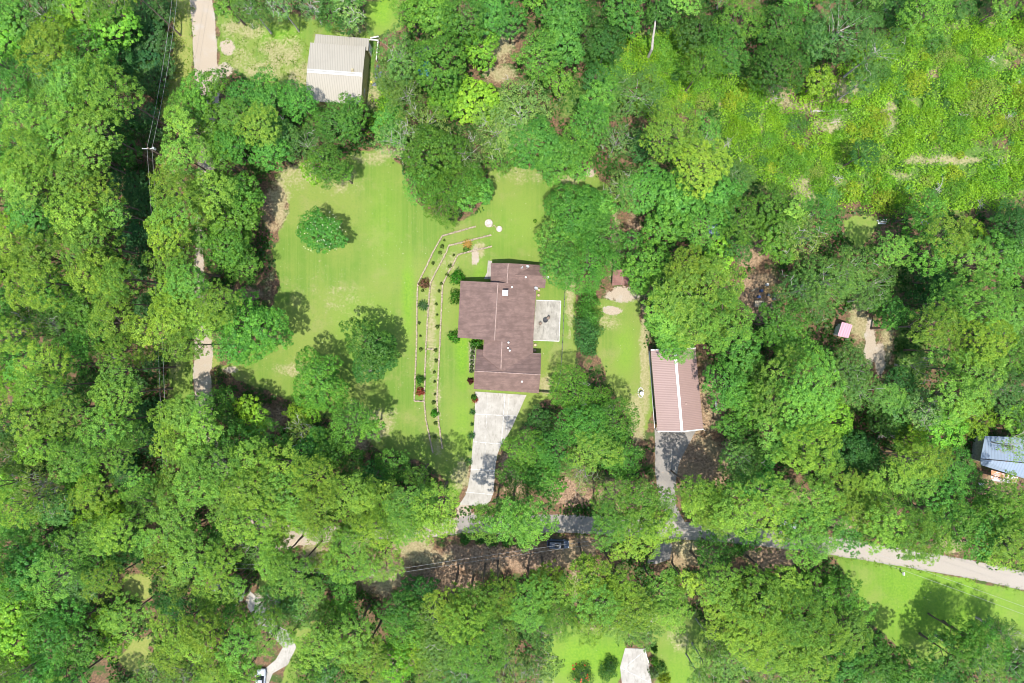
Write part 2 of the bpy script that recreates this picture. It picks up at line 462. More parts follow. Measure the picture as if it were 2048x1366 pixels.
M_tin = ribbed('old_tin_roof', (.19, .235, .29), .6, 'X', rz=R(8), dark=.82, rough=.5, stain=((.26, .12, .06), .60))
M_tin_rust = ribbed('rusty_tin_roof', (.50, .47, .45), .6, 'X', rz=R(8), rough=.6, stain=((.40, .17, .07), .50))
M_pink_roof = ribbed('pink_metal_roof', (.50, .27, .33), .5, 'X', rz=R(20), dark=.75)
M_white = simple('white_trim', (.58, .57, .545), .5, var=.06)
M_skylight = simple('translucent_panel', (.39, .385, .365), .5, var=.06)
M_brick = simple('brick_wall', (.28, .15, .11), .9, var=.25, scale=8)
M_olive_wall = simple('olive_metal_wall', (.17, .17, .105), .6, var=.15)
M_glass = simple('window_glass', (.02, .026, .034), .3, var=.2, spec=.35)
M_dark = simple('dark_opening', (.03, .028, .026), .9)
M_greymetal = simple('grey_metal', (.42, .43, .44), .4, var=.15, spec=.5)
M_black = simple('black_plastic', (.03, .032, .036), .6)
M_concrete_g = None

def concrete(name, c1, c2, stain, rz=0.0):
    t = NT(name)
    col = t.mix(t.ramp(t.noise(.5, 6, .65), .35, .65), c1, c2)
    col = t.mix(t.math('MULTIPLY', t.ramp(t.noise(1.0, 5, .7, t.stretch(2.0, .6, 1)), .5, .68), .65), col, stain)
    col = t.mix(t.math('MULTIPLY', t.ramp(t.noise(9, 4, .7), .5, .7), .3), col, tuple(x * .75 for x in c1))
    t.bump(t.noise(12, 3, .6), .2, .02)
    return t.done(col, .85, 0, .2)
M_drive = concrete('driveway_concrete', (.29, .27, .235), (.355, .335, .295), (.20, .18, .15))
M_patio = concrete('patio_concrete', (.235, .22, .185), (.33, .31, .265), (.13, .122, .10))
M_joint = simple('concrete_joint', (.40, .39, .365), .8)

def gable(parent, w0, w1, r0, r1, e0, e1, mat, name='roof', th=.22, hs=None):
    """a gable roof slab: two eave lines and a ridge, each point (px, py, h)"""
    A0, A1, R0, R1, B0, B1 = [Vector(W(*p)) for p in (w0, w1, r0, r1, e0, e1)]
    d = Vector((0, 0, th))
    mb = MB()
    for q in ((A0, R0, R1, A1), (R0, B0, B1, R1)):
        mb.hull([p - d for p in q], list(q))
    return mb.build(name, mat, parent)

def outline_walls(mb, pts, z0, z1):
    n = len(pts)
    b = [(p[0], p[1], z0) for p in pts]; t = [(p[0], p[1], z1 if not hasattr(z1, '__len__') else z1[i]) for i, p in enumerate(pts)]
    mb.hull(b, t)

def inset(pts, d):
    c = sum((Vector((p[0], p[1])) for p in pts), Vector((0, 0))) / len(pts)
    out = []
    for p in pts:
        v = Vector((p[0], p[1])) - c
        out.append((c.x + v.x - math.copysign(d, v.x), c.y + v.y - math.copysign(d, v.y)))
    return out

def windows_on(parent, a, b, fr, z, w, h, glassmat=M_glass, name='window', out=.04):
    """windows on the wall from a to b (outward normal to the right of a->b)"""
    a = Vector(a); b = Vector(b); d = (b - a); L = d.length; d.normalize(); nrm = Vector((d.y, -d.x))
    ang = math.atan2(d.y, d.x)
    for f in fr:
        p = a + d * (L * f) + nrm * out
        fm = MB().box((p.x, p.y, z), (w + .16, .07, h + .16), ang).build(name, M_white, parent)
        q = p + nrm * .02
        MB().box((q.x, q.y, z), (w, .07, h), ang).build('pane', glassmat, fm)

# ---- the brown-roofed house
house = thing('house', 'long brick ranch house with brown shingle gable roofs in the middle of the lawn', 'house', W(1000, 650))
house.location = (0, 0, 0)
walls = MB()
def P2(px, py, h): w = W(px, py, h); return (w[0], w[1])
segs = [
 [P2(921,562,3), P2(1072,573,3), P2(1067,686,3), P2(915,675,3)],
 [P2(982,526,3.6), P2(1052,528,3), P2(1072,580,3), P2(981,570,3.6)],
 [P2(1040,527,3), P2(1093,531,3), P2(1090,576,3), P2(1040,573,3)],
 [P2(967,675,3.6), P2(1067,683,3), P2(1066,712,3), P2(966,706,3.6)],
 [P2(953,699,3), P2(1082,707,3), P2(1077,786,3), P2(947,778,3)],
]
for s in segs:
    outline_walls(walls, inset(s, .55), 0, 2.95)
wo = walls.build('wall', M_brick, house)
# gable infill under ridges
def tri(p0, p1, p2, off):
    A, B, C_ = [Vector(W(*p)) for p in (p0, p1, p2)]
    o = Vector(off)
    MB().hull([A + o, B + o, C_ + o - Vector((0, 0, .15))], [A + o * 1.4, B + o * 1.4, C_ + o * 1.4 - Vector((0, 0, .15))]).build('gable_wall', M_brick, house)
tri((921,562,2.9), (1072,573,2.9), (995,565,5.55), (0, -.5, 0))
tri((915,675,2.9), (1067,686,2.9), (989,681,5.5), (0, .5, 0))
tri((982,526,3.5), (1052,528,2.9), (1016.5,526.4,4.8), (0, -.5, 0))
tri((953,699,2.9), (947,778,2.9), (948.6,742,5.2), (.5, 0, 0))
tri((1082,707,2.9), (1077,786,2.9), (1081,749.6,5.2), (-.5, 0, 0))

gable(house, (921,561.5,3.0), (915,675,3.0), (996,565,5.6), (989,681,5.6), (1073,571,3.02), (1066,686,3.02), M_shingle)
gable(house, (982,526,3.7), (981,572,3.7), (1016.5,526.4,4.83), (1012,592,4.83), (1074,529.8,3.0), (1072,596,3.0), M_shingle)
gable(house, (1036,527,3.04), (1093,531,3.04), (1020,549.5,4.42), (1093,552,4.42), (1030,573,3.04), (1090,576,3.04), M_shingle)
gable(house, (968,672,4.0), (966,712,4.0), (1004.5,672,5.22), (1002,741,5.22), (1067,684,2.98), (1065,740,2.98), M_shingle)
gable(house, (953,698.5,3.0), (1082.5,707,3.0), (948.7,742,5.25), (1081,749.6,5.25), (947.2,778,3.0), (1077.5,786.5,3.0), M_shingle)
# pale ridge caps
def ridge(parent, a, b, mat, w=.13, up=.03, name='ridge_cap'):
    A = Vector(W(*a)); B = Vector(W(*b)); u = Vector((0, 0, up))
    return MB().tube([A + u, B + u], w, 6).build(name, mat, parent)
M_cap = simple('ridge_shingle', (.27, .19, .16), .9)
ridge(house, (996,565.5,5.6), (989,681,5.6), M_cap)
ridge(house, (1016.5,527,4.83), (1014,568,4.83), M_cap)
ridge(house, (1004,683,5.22), (1002,737,5.22), M_cap)
ridge(house, (949,742,5.25), (1081,749.4,5.25), M_cap, .10)
# fascia boards on gables
ridge(house, (1066,707,2.95), (1082.5,708,2.95), M_white, .07, name='fascia')
# chimney
ch = W(1010.5, 586, 6.2)
MB().box((ch[0], ch[1], 5.6), (.95, .95, 1.6), R(-3)).build('chimney', M_brick, house)
MB().box((ch[0], ch[1], 6.47), (1.05, 1.05, .14), R(-3)).build('chimney_cap', M_white, house)
for (a, b, h) in ((1051.5,554.5,4.5), (1024,574,4.65), (1017,685,5.0), (1016,696,5.0), (1019.6,701,4.9), (1044,763,4.2)):
    p = W(a, b, h)
    MB().cyl((p[0], p[1], h - .5), .09, .75, 8).lathe((p[0], p[1], h + .2), [(0, .14), (.17, .07), (.2, 0), (.1, -.03)], 10).build('roof_vent', M_white, house)
# doors and windows
Wn = lambda i, j: segs[i][j]
s0 = inset(segs[0], .55); s4 = inset(segs[4], .55); s2 = inset(segs[2], .55); s1 = inset(segs[1], .55)
windows_on(house, s0[0], s0[3], [.15, .4, .8], 1.6, 1.5, 1.2)
windows_on(house, s1[1], s1[0], [.25, .6], 1.6, 1.4, 1.1)
windows_on(house, s0[2], s0[1], [.2, .75], 1.6, 1.6, 1.2)
windows_on(house, s2[3], s2[2], [.6], 1.6, 1.0, 1.0)
windows_on(house, s4[3], s4[2], [.28, .62], 1.25, 2.8, 2.3, M_white, 'garage_door')
windows_on(house, s0[2], s0[1], [.5], 1.1, 1.0, 2.1, M_white, 'door')
windows_on(house, s4[0], s4[3], [.5], 1.6, 1.4, 1.2)

def satellite(px, py, h, rz, sz, label):
    p = W(px, py, h)
    t = thing('satellite_dish', label, 'satellite dish', p, rz, 'satellite dishes on the house roof')
    d = MB().lathe((0, 0, 0), [(0.001, -.10), (.16, -.085), (.3, -.03), (.36, .02), (.37, .02), (.3, -.05), (.16, -.105), (0.001, -.12)], 18).build('dish', M_greymetal, t, True)
    d.rotation_euler = (R(-38), 0, 0); d.location = (0, 0, .55); d.scale = (sz, sz, sz)
    MB().tube([(0, .1, -.15), (0, .05, .3), (0, 0, .5)], .035, 6).build('mast', M_greymetal, t)
    a = MB().tube([(0, 0, .42), (0, -.42 * sz, .62)], .02, 5).box((0, -.44 * sz, .64), (.1, .08, .08)).build('feed_arm', M_greymetal, t)
satellite(1043, 535, 3.5, .3, .85, 'satellite dish on the north roof edge, the left one of the close pair')
satellite(1055, 533.5, 3.4, -.3, .95, 'satellite dish on the north roof edge, the right one of the close pair')
satellite(1072, 577, 3.1, -.6, 1.1, 'white satellite dish in the roof corner above the two round planters')
satellite(1095, 555, 3.3, -.9, .9, 'satellite dish at the east gable end, half under oak leaves')

# ---- driveway and patio slabs
def slab(name, pts, mat, th=.1, sub=None):
    q = [W(a, b) for a, b in pts]
    mb = MB(); mb.hull([(p[0], p[1], -.1) for p in q], [(p[0], p[1], th) for p in q])
    return tag(mb.build(name, mat, sub), kind=None if sub else 'structure')
dr = slab('concrete_driveway', [(951,783),(1053,790),(1047,803),(1036,828),(1025,853),(1012,876),(1001,893),(995,908),(991,930),(989,960),(987,985),(981,1001),(973,1010),(945,1011),(918,1009),(924,1001),(931,990),(936,973),(941,945),(943,920),(946,880),(949,840)], M_drive)
def joint(pa, pb, w=.14, z=.104, mat=M_joint, parent=None):
    a = Vector(W(*pa)); b = Vector(W(*pb)); d = (b - a).normalized(); n = Vector((-d.y, d.x, 0)) * w / 2
    mb = MB(); mb.poly([(a - n)[:2] + (z,), (b - n)[:2] + (z,), (b + n)[:2] + (z,), (a + n)[:2] + (z,)])
    return mb.build('expansion_joint', mat, parent)
for a, b in (((950.5,828),(1034,832)), ((946,883),(1004,888)), ((941,938),(990,941)), ((931,984),(986,989)), ((1010,790),(1003,886))):
    joint(a, b, parent=dr)
for a, b in (((1018,790),(1012,870)), ((975,790),(969,940))):
    joint(a, b, .05, parent=dr)
pa = slab('patio', [(1072,600),(1122,601.5),(1118.5,683),(1066,681)], M_patio, .09)
for a, b in (((1072.5,600.5),(1121.5,602)), ((1121.5,602),(1118,682.5)), ((1118,682.5),(1066.5,680.5))):
    joint(a, b, .16, .094, parent=pa)
slab('walkway', [(976,521),(984,522),(982,558),(968,558),(974,545)], M_patio, .06)
slab('flower_bed', [(941,684),(952,686),(948,744),(940,744)], simple('mulch', (.20, .185, .15), .95, var=.4, scale=6), .05)
south = slab('concrete_driveway', [(1250,1296),(1289,1297),(1294,1310),(1299,1340),(1306,1385),(1246,1385),(1240,1334)], M_drive)
joint((1250,1334), (1283,1306), .12, parent=south); joint((1243,1336), (1303,1366), .12, parent=south)
slab('concrete_driveway', [(557,1252),(578,1262),(593,1294),(576,1329),(546,1346),(530,1385),(500,1385),(520,1345),(552,1319),(566,1294),(540,1266)], M_drive)
slab('concrete_driveway', [(500,1182),(522,1200),(537,1232),(562,1256),(550,1272),(520,1255),(496,1215)], M_drive)

# ---- red metal garage
gar = thing('metal_garage', 'long metal garage with ribbed red roof and white ridge cap right of the house', 'garage')
gable(gar, (1301.5,701,3.1), (1315,861.5,3.1), (1349.5,698,4.6), (1363.7,862,4.6), (1391,697,3.1), (1406.5,857.5,3.1), M_red_roof, th=.12)
gw = [P2(1303,703,3.1), P2(1389,700,3.1), P2(1403,852,3.1), P2(1316,856,3.1)]
gwi = inset(gw, .3)
mb = MB(); outline_walls(mb, gwi, 0, 3.0); mb.build('wall', M_olive_wall, gar)
def bar3(parent, name, a, b, mat, w=.2, h=.12, up=0.0):
    A = Vector(W(*a)); B = Vector(W(*b)); A.z += up; B.z += up
    d = (B - A); n = Vector((-d.y, d.x, 0)).normalized() * w / 2; z = Vector((0, 0, h))
    return MB().hull([A - n, B - n, B + n, A + n], [A - n + z, B - n + z, B + n + z, A + n + z]).build(name, mat, parent)
bar3(gar, 'ridge_cap', (1349.5,697.8,4.6), (1363.8,862.4,4.6), M_white, .5, .07, .01)
bar3(gar, 'rake_trim', (1315,862.5,3.05), (1363.7,863,4.55), M_white, .22, .12)
bar3(gar, 'rake_trim', (1363.7,863,4.55), (1406.8,858.3,3.05), M_white, .22, .12)
bar3(gar, 'rake_trim', (1301.5,700,3.05), (1349.5,697,4.55), M_white, .22, .12)
bar3(gar, 'rake_trim', (1349.5,697,4.55), (1391,696,3.05), M_white, .22, .12)
bar3(gar, 'base_trim', (1298,703,0), (1309,856,0), M_white, .12, .14)
a, b = Vector(gwi[0]), Vector(gwi[3])
windows_on(gar, gwi[0], gwi[3], [.09, .45], 1.5, .9, .9)
windows_on(gar, gwi[0], gwi[3], [.86], 1.2, 2.6, 2.2, M_dark, 'side_door')
windows_on(gar, gwi[3], gwi[2], [.3, .7], 1.25, 2.9, 2.3, M_white, 'garage_door')
ptc = W(1372,808,4.25)
o = MB().lathe((ptc[0], ptc[1], 4.3), [(0.001, .05), (.2, .05), (.24, 0)], 12).build('roof_patch', M_cap, gar); o.scale = (1, 1, 1)
for i, (px, py) in enumerate(((1311,857), (1401,853))):
    p = W(px, py)
    MB().tube([(p[0], p[1] - .2, 0), (p[0], p[1] - .35, 2.9)], .07, 6).build('downspout', M_white, gar)

# ---- tan metal shed
sh = thing('metal_shed', 'big tan ribbed metal shed with a lean-to at the end of the gravel lane', 'shed')
gable(sh, (620.5,85,4.4), (731,93,4.4), (613.5,141,5.5), (725.5,149,5.5), (611.5,201,4.4), (721.5,210,4.4), M_tan_roof, th=.15)
A = [Vector(W(*p)) for p in ((631,68,3.3), (738.5,77,3.3), (736,101,4.1), (627,93,4.1))]
d = Vector((0, 0, .12))
MB().hull([p - d for p in A], A).build('lean_to_roof', M_tan_roof, sh)
sw = inset([P2(620.5,86,4.4), P2(730.5,94,4.4), P2(721.5,209,4.4), P2(611.5,200,4.4)], .12)
mb = MB()
outline_walls(mb, sw, 0, 4.25)
# gable triangles
for i, j, rp in ((0, 3, (613.5,141,5.4)), (1, 2, (725.5,149,5.4))):
    a = Vector((*sw[i], 4.25)); b = Vector((*sw[j], 4.25)); c = Vector(W(*rp)); s = .1 if i == 0 else -.1
    c.x = (a.x + b.x) / 2
    k = Vector((s, 0, 0)); mb.hull([a, b, c], [a + k, b + k, c + k])
mb.build('wall', M_tan_wall, sh)
lw = inset([P2(631,69,3.3), P2(738,78,3.3), P2(735.5,100,3.6), P2(627.5,92,3.6)], .12)
mb = MB(); outline_walls(mb, lw, 0, [3.15, 3.15, 3.7, 3.7]); mb.build('lean_to_wall', M_tan_wall, sh)
# translucent ridge strip laid on both slopes
for (s0_, s1_, hh0, hh1) in (((137.5,145.5), (140.6,148.6), 5.44, 5.505), ((141.4,149.4), (145.5,153.5), 5.505, 5.43)):
    q = [Vector(W(615, s0_[0], hh0)), Vector(W(724.5, s0_[1], hh0)), Vector(W(724.2, s1_[1], hh1)), Vector(W(614.6, s1_[0], hh1))]
    u = Vector((0, 0, .02)); u2 = Vector((0, 0, .07))
    MB().hull([p + u for p in q], [p + u2 for p in q]).build('skylight_strip', M_skylight, sh)
v = W(705,141,5.5); MB().box((v[0], v[1], 5.5), (.5, .65, .3), .1).build('roof_vent', simple('brown_vent', (.3,.26,.16)), sh)
windows_on(sh, sw[2], sw[1], [.3], 1.7, 1.0, 1.0)
windows_on(sh, lw[2], lw[1], [.5], 1.2, 1.4, 2.1, M_greymetal, 'door')
windows_on(sh, sw[0], sw[3], [.5], 1.9, 4.0, 3.6, M_white, 'roller_door')

# ---- small brown shed
bs = thing('garden_shed', 'small shed with brown-red shingle roof half hidden under the oaks beside a stone pad', 'shed')
gable(bs, (1226,540,2.3), (1224,571,2.3), (1246,538,3.0), (1243.5,570,3.0), (1266,539,2.3), (1264,568,2.3), M_shingle_old, th=.12)
mb = MB(); outline_walls(mb, inset([P2(1226,540,2.3), P2(1266,539,2.3), P2(1264,568,2.3), P2(1224,571,2.3)], .25), 0, 2.3)
mb.build('wall', simple('board_wall', (.32,.24,.16), .8), bs)
ridge(bs, (1246,539,3.0), (1243.5,570,3.0), M_cap, .06)
# ---- right-hand house with old tin roof
tin = thing('tin_roof_house', 'weathered house with rusty blue-grey tin roof at the right edge under trees', 'house')
gable(tin, (1970,872,3.6), (2075,876,3.6), (1961,917.5,4.6), (2075,928,4.6), (1962,930,3.6), (2068,963,3.4), M_tin, th=.1)
q = [Vector(W(*p)) for p in ((1983,940,2.9), (2036,955,2.9), (2031,968,2.5), (1982,960.5,2.5))]
MB().hull([p - Vector((0, 0, .08)) for p in q], q).build('porch_roof', M_tin_rust, tin)
mb = MB(); outline_walls(mb, inset([P2(1970,873,3.5), P2(2072,877,3.5), P2(2064,958,3.4), P2(1964,928,3.5)], .4), 0, 3.35)
mb.build('wall', simple('weathered_wall', (.35,.33,.29), .9), tin)
for a, b in ((1984,959.5), (2029,966)):
    p = W(a, b); MB().box((p[0], p[1], 1.2), (.12, .12, 2.4)).build('porch_post', M_white, tin)
bar3(tin, 'ridge_cap', (1961,917.5,4.6), (2075,928,4.6), M_dark, .16, .05, .02)
# ---- pink-roofed shed and grey roof lower left
pk = thing('small_shed', 'small shed with pink ribbed metal roof beside the pale track', 'shed')
gable(pk, (1684,644,2.4), (1675,672,2.4), (1693,646,2.7), (1685,674,2.7), (1705,650,2.4), (1697,676,2.4), M_pink_roof, th=.08)
mb = MB(); outline_walls(mb, inset([P2(1684,645,2.4), P2(1704,651,2.4), P2(1696,675,2.4), P2(1676,671,2.4)], .2), 0, 2.3); mb.build('wall', M_white, pk)
gs = thing('carport', 'small grey-roofed carport hidden among trees at the lower left driveway', 'carport')
gable(gs, (425,1165,2.5), (490,1180,2.5), (422,1177,3.0), (488,1192,3.0), (420,1188,2.5), (484,1203,2.5), M_grey_shingle, th=.12)
for a, b in ((427,1168), (487,1182), (423,1186), (482,1200)):
    p = W(a, b); MB().box((p[0], p[1], 1.2), (.14, .14, 2.5)).build('post', M_white, gs)
#EOF1

# ------------------------------------------------------------------ terrace walls
M_stone = simple('wall_stone', (.275, .225, .155), .9, var=.4, scale=3, c2=(.24, .19, .15))
def stone_wall(label, pts, h=.34, w=.3, seed=0):
    r = random.Random(seed); mb = MB()
    q = [Vector(W(a, b)) for a, b in pts]
    for i in range(len(q) - 1):
        d = q[i + 1] - q[i]; L = d.length; d.normalize(); ang = math.atan2(d.y, d.x); s = 0
        while s < L:
            l = min(r.uniform(.35, .7), L - s + .05)
            p = q[i] + d * (s + l / 2)
            hh = h * r.uniform(.8, 1.1)
            mb.box((p.x + r.uniform(-.03, .03), p.y + r.uniform(-.03, .03), hh / 2 - .08), (l * .97, w * r.uniform(.8, 1.15), hh + .16), ang + r.uniform(-.05, .05), .93)
            s += l
    o = mb.build('retaining_wall', M_stone)
    return tag(o, label, 'wall', 'low stone terrace walls left of the house')
stone_wall('outermost low stone terrace wall, farthest left of the house, bending round a corner', [(952,453),(885,472),(877,485),(866,505),(857,525),(843,553),(836,568),(834,620),(833.5,684),(831,745),(828.7,802),(848,802.5)], seed=1)
stone_wall('middle low stone terrace wall, between the outer wall and the inner wall', [(983,470),(941,481),(898.5,491),(889.7,511),(873,542),(861,567),(857,610),(852.5,684),(850,745),(848.8,804),(852,840),(857,862),(866,905)], seed=2)
stone_wall('inner low stone terrace wall, the one nearest the house', [(984,493),(950,501),(916,509.6),(906,529.5),(897,544.5),(885,570),(883,620),(880,684),(877,745),(874,801.7),(877.5,844),(885,897)], seed=3)
stone_wall('very short stone cross wall between the middle and inner terrace walls', [(854,697.5),(866,698.5)], seed=4)
o = stone_wall('low stone edging along the front flower bed beside the house', [(938,684),(939,745)], .14, .16, 5)

# round concrete lids
def ring(px, py, r, label, hole):
    p = W(px, py)
    t = thing('well_ring', label, 'concrete ring', p, 0, 'round concrete rings above the terrace walls')
    MB().lathe((0, 0, 0), [(r * 1.15, 0), (r * 1.1, .22), (r * .95, .3), (r * .6, .31), (r * .42, .3), (r * .4, .02)], 22).build('rim', simple('ring_concrete', (.40, .34, .29), .9), t)
    MB().lathe((0, 0, .05), [(0.001, .12 if hole else .26), (r * .42, .1 if hole else .24)], 16).build('lid', M_greymetal if hole else M_white, t)
ring(977.5, 446.5, .72, 'larger round pale concrete ring with grey centre above the terrace walls', True)
ring(998.5, 458, .54, 'smaller round pale concrete ring with white lid below right of the larger one', False)
for i, (px, py) in enumerate(((988, 451), (984, 453), (991, 454))):
    p = W(px, py)
    o = MB().box((p[0], p[1], .06), (.3, .24, .14), i).build('stone', M_stone, None, bevel=.03)
    tag(o, ['pale stone nearest the smaller concrete ring','pale stone touching the larger concrete ring','pale stone midway between the concrete rings'][i], 'stone', 'stones between the concrete rings')

# ------------------------------------------------------------------ planters, fire pit, bench
M_rust = simple('rusty_iron', (.17, .13, .10), .8)
M_soil = simple('potting_soil', (.10, .07, .04), .95)
for px, py, lab in ((1077.5,580.5,'round planter by the east house wall, topmost of the upper pair'), (1077,590.7,'round planter by the east house wall, just above the patio'),
                    (1070.6,690,'round planter below the patio, in the orange soil patch'), (1069.5,700.5,'dark round planter below the patio in the house shadow')):
    t = thing('planter', lab, 'planter', W(px, py), 0, 'round planters along the east house wall')
    MB().lathe((0, 0, 0), [(.22, 0), (.30, .35), (.31, .38), (.24, .38), (.23, .3)], 16).build('pot', M_rust, t)
    MB().lathe((0, 0, .3), [(0.001, .02), (.24, 0)], 12).build('soil', simple('tan_soil', (.42, .33, .20), .95), t)
t = thing('fire_pit', 'round dark fire pit in the middle of the concrete patio', 'fire pit', W(1090.5, 640.5, 0))
t.location.z = .09
MB().lathe((0, 0, 0), [(.38, 0), (.42, .35), (.5, .4), (.5, .43), (.38, .42), (.34, .15), (.001, .12)], 20).build('bowl', M_black, t)
for k in range(3):
    a = k * 2.1; MB().tube([(.55 * math.cos(a), .55 * math.sin(a), 0), (.4 * math.cos(a), .4 * math.sin(a), .36)], .03, 5).build('leg', M_black, t)
def chair(px, py, rz, label):
    t = thing('patio_chair', label, 'chair', W(px, py), rz, 'metal chairs round the fire pit'); t.location.z = .09
    MB().box((0, 0, .42), (.5, .5, .05)).build('seat', M_rust, t)
    MB().hull([(-.25, .22, .45), (.25, .22, .45), (.25, .26, .45), (-.25, .26, .45)], [(-.23, .34, .95), (.23, .34, .95), (.23, .37, .95), (-.23, .37, .95)]).build('backrest', M_rust, t)
    for x in (-.22, .22):
        for y in (-.22, .22): MB().box((x, y, .2), (.04, .04, .4)).build('leg', M_rust, t)
        MB().box((x * 1.1, 0, .64), (.05, .5, .04)).build('armrest', M_rust, t)
chair(1081, 647, 2.3, 'metal chair below left of the patio fire pit')
chair(1096, 636.5, -.7, 'metal chair just right of the patio fire pit')

# ------------------------------------------------------------------ fences
M_post = simple('fence_post', (.09, .07, .055), .9)
M_wire = simple('fence_wire', (.25, .24, .22), .5, spec=.5)
def fence(label, pts, n, h=1.2, rails=None, board=False):
    q = [Vector(W(a, b)) for a, b in pts]
    t = thing('fence', label, 'fence', q[0])
    base = q[0]
    L = [(q[i + 1] - q[i]).length for i in range(len(q) - 1)]; T = sum(L)
    for k in range(n):
        s = T * k / (n - 1); i = 0
        while i < len(L) - 1 and s > L[i]: s -= L[i]; i += 1
        p = q[i] + (q[i + 1] - q[i]).normalized() * s - base
        MB().box((p.x, p.y, h / 2), (.12, .12, h + .1), .2).build('post', M_post, t)
    for zz in (rails or (.2, .5, .8, 1.1)):
        mb = MB().tube([(p - base) + Vector((0, 0, zz)) for p in q], .05 if board else .012, 4)
        mb.build('rail' if board else 'wire', M_post if board else M_wire, t)
fence('thin wire fence with dark posts running down right of the patio', [(1131,557),(1128,610),(1125,684),(1122,730),(1118,762),(1110,783)], 17)
fence('short dark board fence from the house corner to the oak', [(1078,783),(1105,784.5)], 4, 1.3, (.3, .6, .9, 1.2), True)

# ------------------------------------------------------------------ small yard things
t = thing('birdbath', 'grey birdbath with white bowl in a stone ring left of the metal garage', 'birdbath', W(1281.5, 785))
MB().lathe((0, 0, 0), [(.25, 0), (.12, .12), (.09, .6), (.14, .68)], 14).build('pedestal', M_greymetal, t)
MB().lathe((.05, -.15, .68), [(.1, 0), (.38, .1), (.4, .14), (.34, .12), (.001, .07)], 18).build('bowl', M_white, t)
mb = MB()
for k in range(16):
    a = k / 16 * 6.283; mb.box((.55 * math.cos(a), .95 * math.sin(a), .06), (.28, .2, .16), a + 1.57, .85)
mb.build('stone_ring', simple('ring_stone', (.42, .41, .38), .9), t)

t = thing('log_rack', 'white timber and brown boards stacked on the dirt right of the metal garage', 'lumber', W(1430, 808))
MB().box((0, 0, .55), (.28, 2.0, .2), .12).build('white_beam', M_white, t)
for i, (x, y, a) in enumerate(((.45, -.2, .35), (.65, .1, .3), (-.35, .5, -.9), (.1, -.9, 1.4), (-.4, -.1, .2))):
    MB().box((x, y, .12 + .07 * i), (.18, 1.8 - .15 * i, .1), a).build('board', simple('old_board', (.20, .15, .10), .9), t)

o = MB().tube([W(1404, 845.5, .15), W(1410, 850, .3)], .09, 8).build('drain_pipe', M_black); tag(o, 'short dark pipe lying by the south-east corner of the red metal garage', 'pipe')

t = thing('garden_railing', 'white pipe railing bent round the corner behind the tan metal shed', 'railing', (0, 0, 0))
MB().tube([W(741, 76, 1), W(757, 72.5, 1)], .14, 6).build('pipe', M_white, t)
MB().tube([W(738, 79, 1), W(757, 80.5, 1), W(756, 84, 1), W(752.5, 119, .8)], .12, 6).build('pipe', M_white, t)
for a, b in ((741, 76), (757, 73), (757, 80.5), (752.5, 119)):
    p = W(a, b, 1); MB().tube([(p[0], p[1], 0), (p[0], p[1], 1)], .05, 6).build('post', M_white, t)

def sheet(name, label, cat, px, py, w, l, rz, mat, h=.35, seed=0):
    r = np.random.default_rng(seed); n = 12
    g = np.linspace(-.5, .5, n); X, Y = np.meshgrid(g, g)
    Z = h * (.55 + .45 * r.random((n, n))) * (1 - (2 * np.abs(X)) ** 4) * (1 - (2 * np.abs(Y)) ** 4) + .02
    X = X * w * (1 + .06 * r.standard_normal((n, n))); Y = Y * l * (1 + .04 * r.standard_normal((n, n)))
    V = np.stack([X, Y, Z], -1).reshape(-1, 3); I = np.arange(n * n).reshape(n, n)
    Q = np.stack([I[:-1, :-1], I[:-1, 1:], I[1:, 1:], I[1:, :-1]], -1).reshape(-1, 4)
    me = quad_mesh(name, V, Q); me.shade_smooth()
    o = link(name, me, mat); o.location = W(px, py); o.rotation_euler = (0, 0, rz)
    return tag(o, label, cat)
M_tarp_b = simple('blue_tarp', (.10, .17, .33), .5, spec=.5); M_tarp_t = simple('teal_tarp', (.07, .30, .28), .5, spec=.5)
M_slate = simple('slate_plastic', (.09, .11, .13), .5, var=.3, spec=.5)
def kayak(px, py, L, rz, label):
    t = thing('kayak', label, 'kayak', W(px, py), rz, 'dark kayaks lying behind the tan shed')
    mb = MB(); N = 11; rings = []
    for i in range(N):
        u = i / (N - 1) * 2 - 1; w = .36 * (1 - abs(u) ** 2.4) + .02; z = .1 * u * u
        mb_r = [(u * L / 2, w * math.cos(a), .18 + z + .16 * math.sin(a) * (1 - abs(u) ** 3 * .7)) for a in [k / 10 * 6.283 for k in range(10)]]
        rings.append(mb_r)
    n0 = 0
    for r_ in rings: mb.v += r_
    for i in range(N - 1):
        for s in range(10):
            q = (s + 1) % 10; mb.f.append((i * 10 + s, i * 10 + q, i * 10 + 10 + q, i * 10 + 10 + s))
    mb.f.append(tuple(range(9, -1, -1))); mb.f.append(tuple((N - 1) * 10 + k for k in range(10)))
    mb.build('hull', M_slate, t, True)
    MB().lathe((0, 0, .345), [(.001, -.02), (.2, -.02), (.23, .02), (.25, 0)], 14).build('cockpit', M_black, t)
kayak(753.5, 143, 3.0, R(80), 'dark kayak behind the tan shed, the longer upright one')
kayak(758.5, 152, 2.1, R(58), 'dark kayak behind the tan shed, the right one of the leaning pair')
kayak(752.5, 168, 1.9, R(28), 'dark kayak behind the tan shed, the lowest one by the green bushes')
o = MB().lathe((0, 0, 0), [(.18, 0), (.22, .3), (.18, .4), (.001, .42)], 10).build('bucket', simple('yellow_plastic', (.62, .58, .06), .5)); o.location = W(743.5, 165)
tag(o, 'small yellow bucket against the east wall of the tan shed', 'bucket')

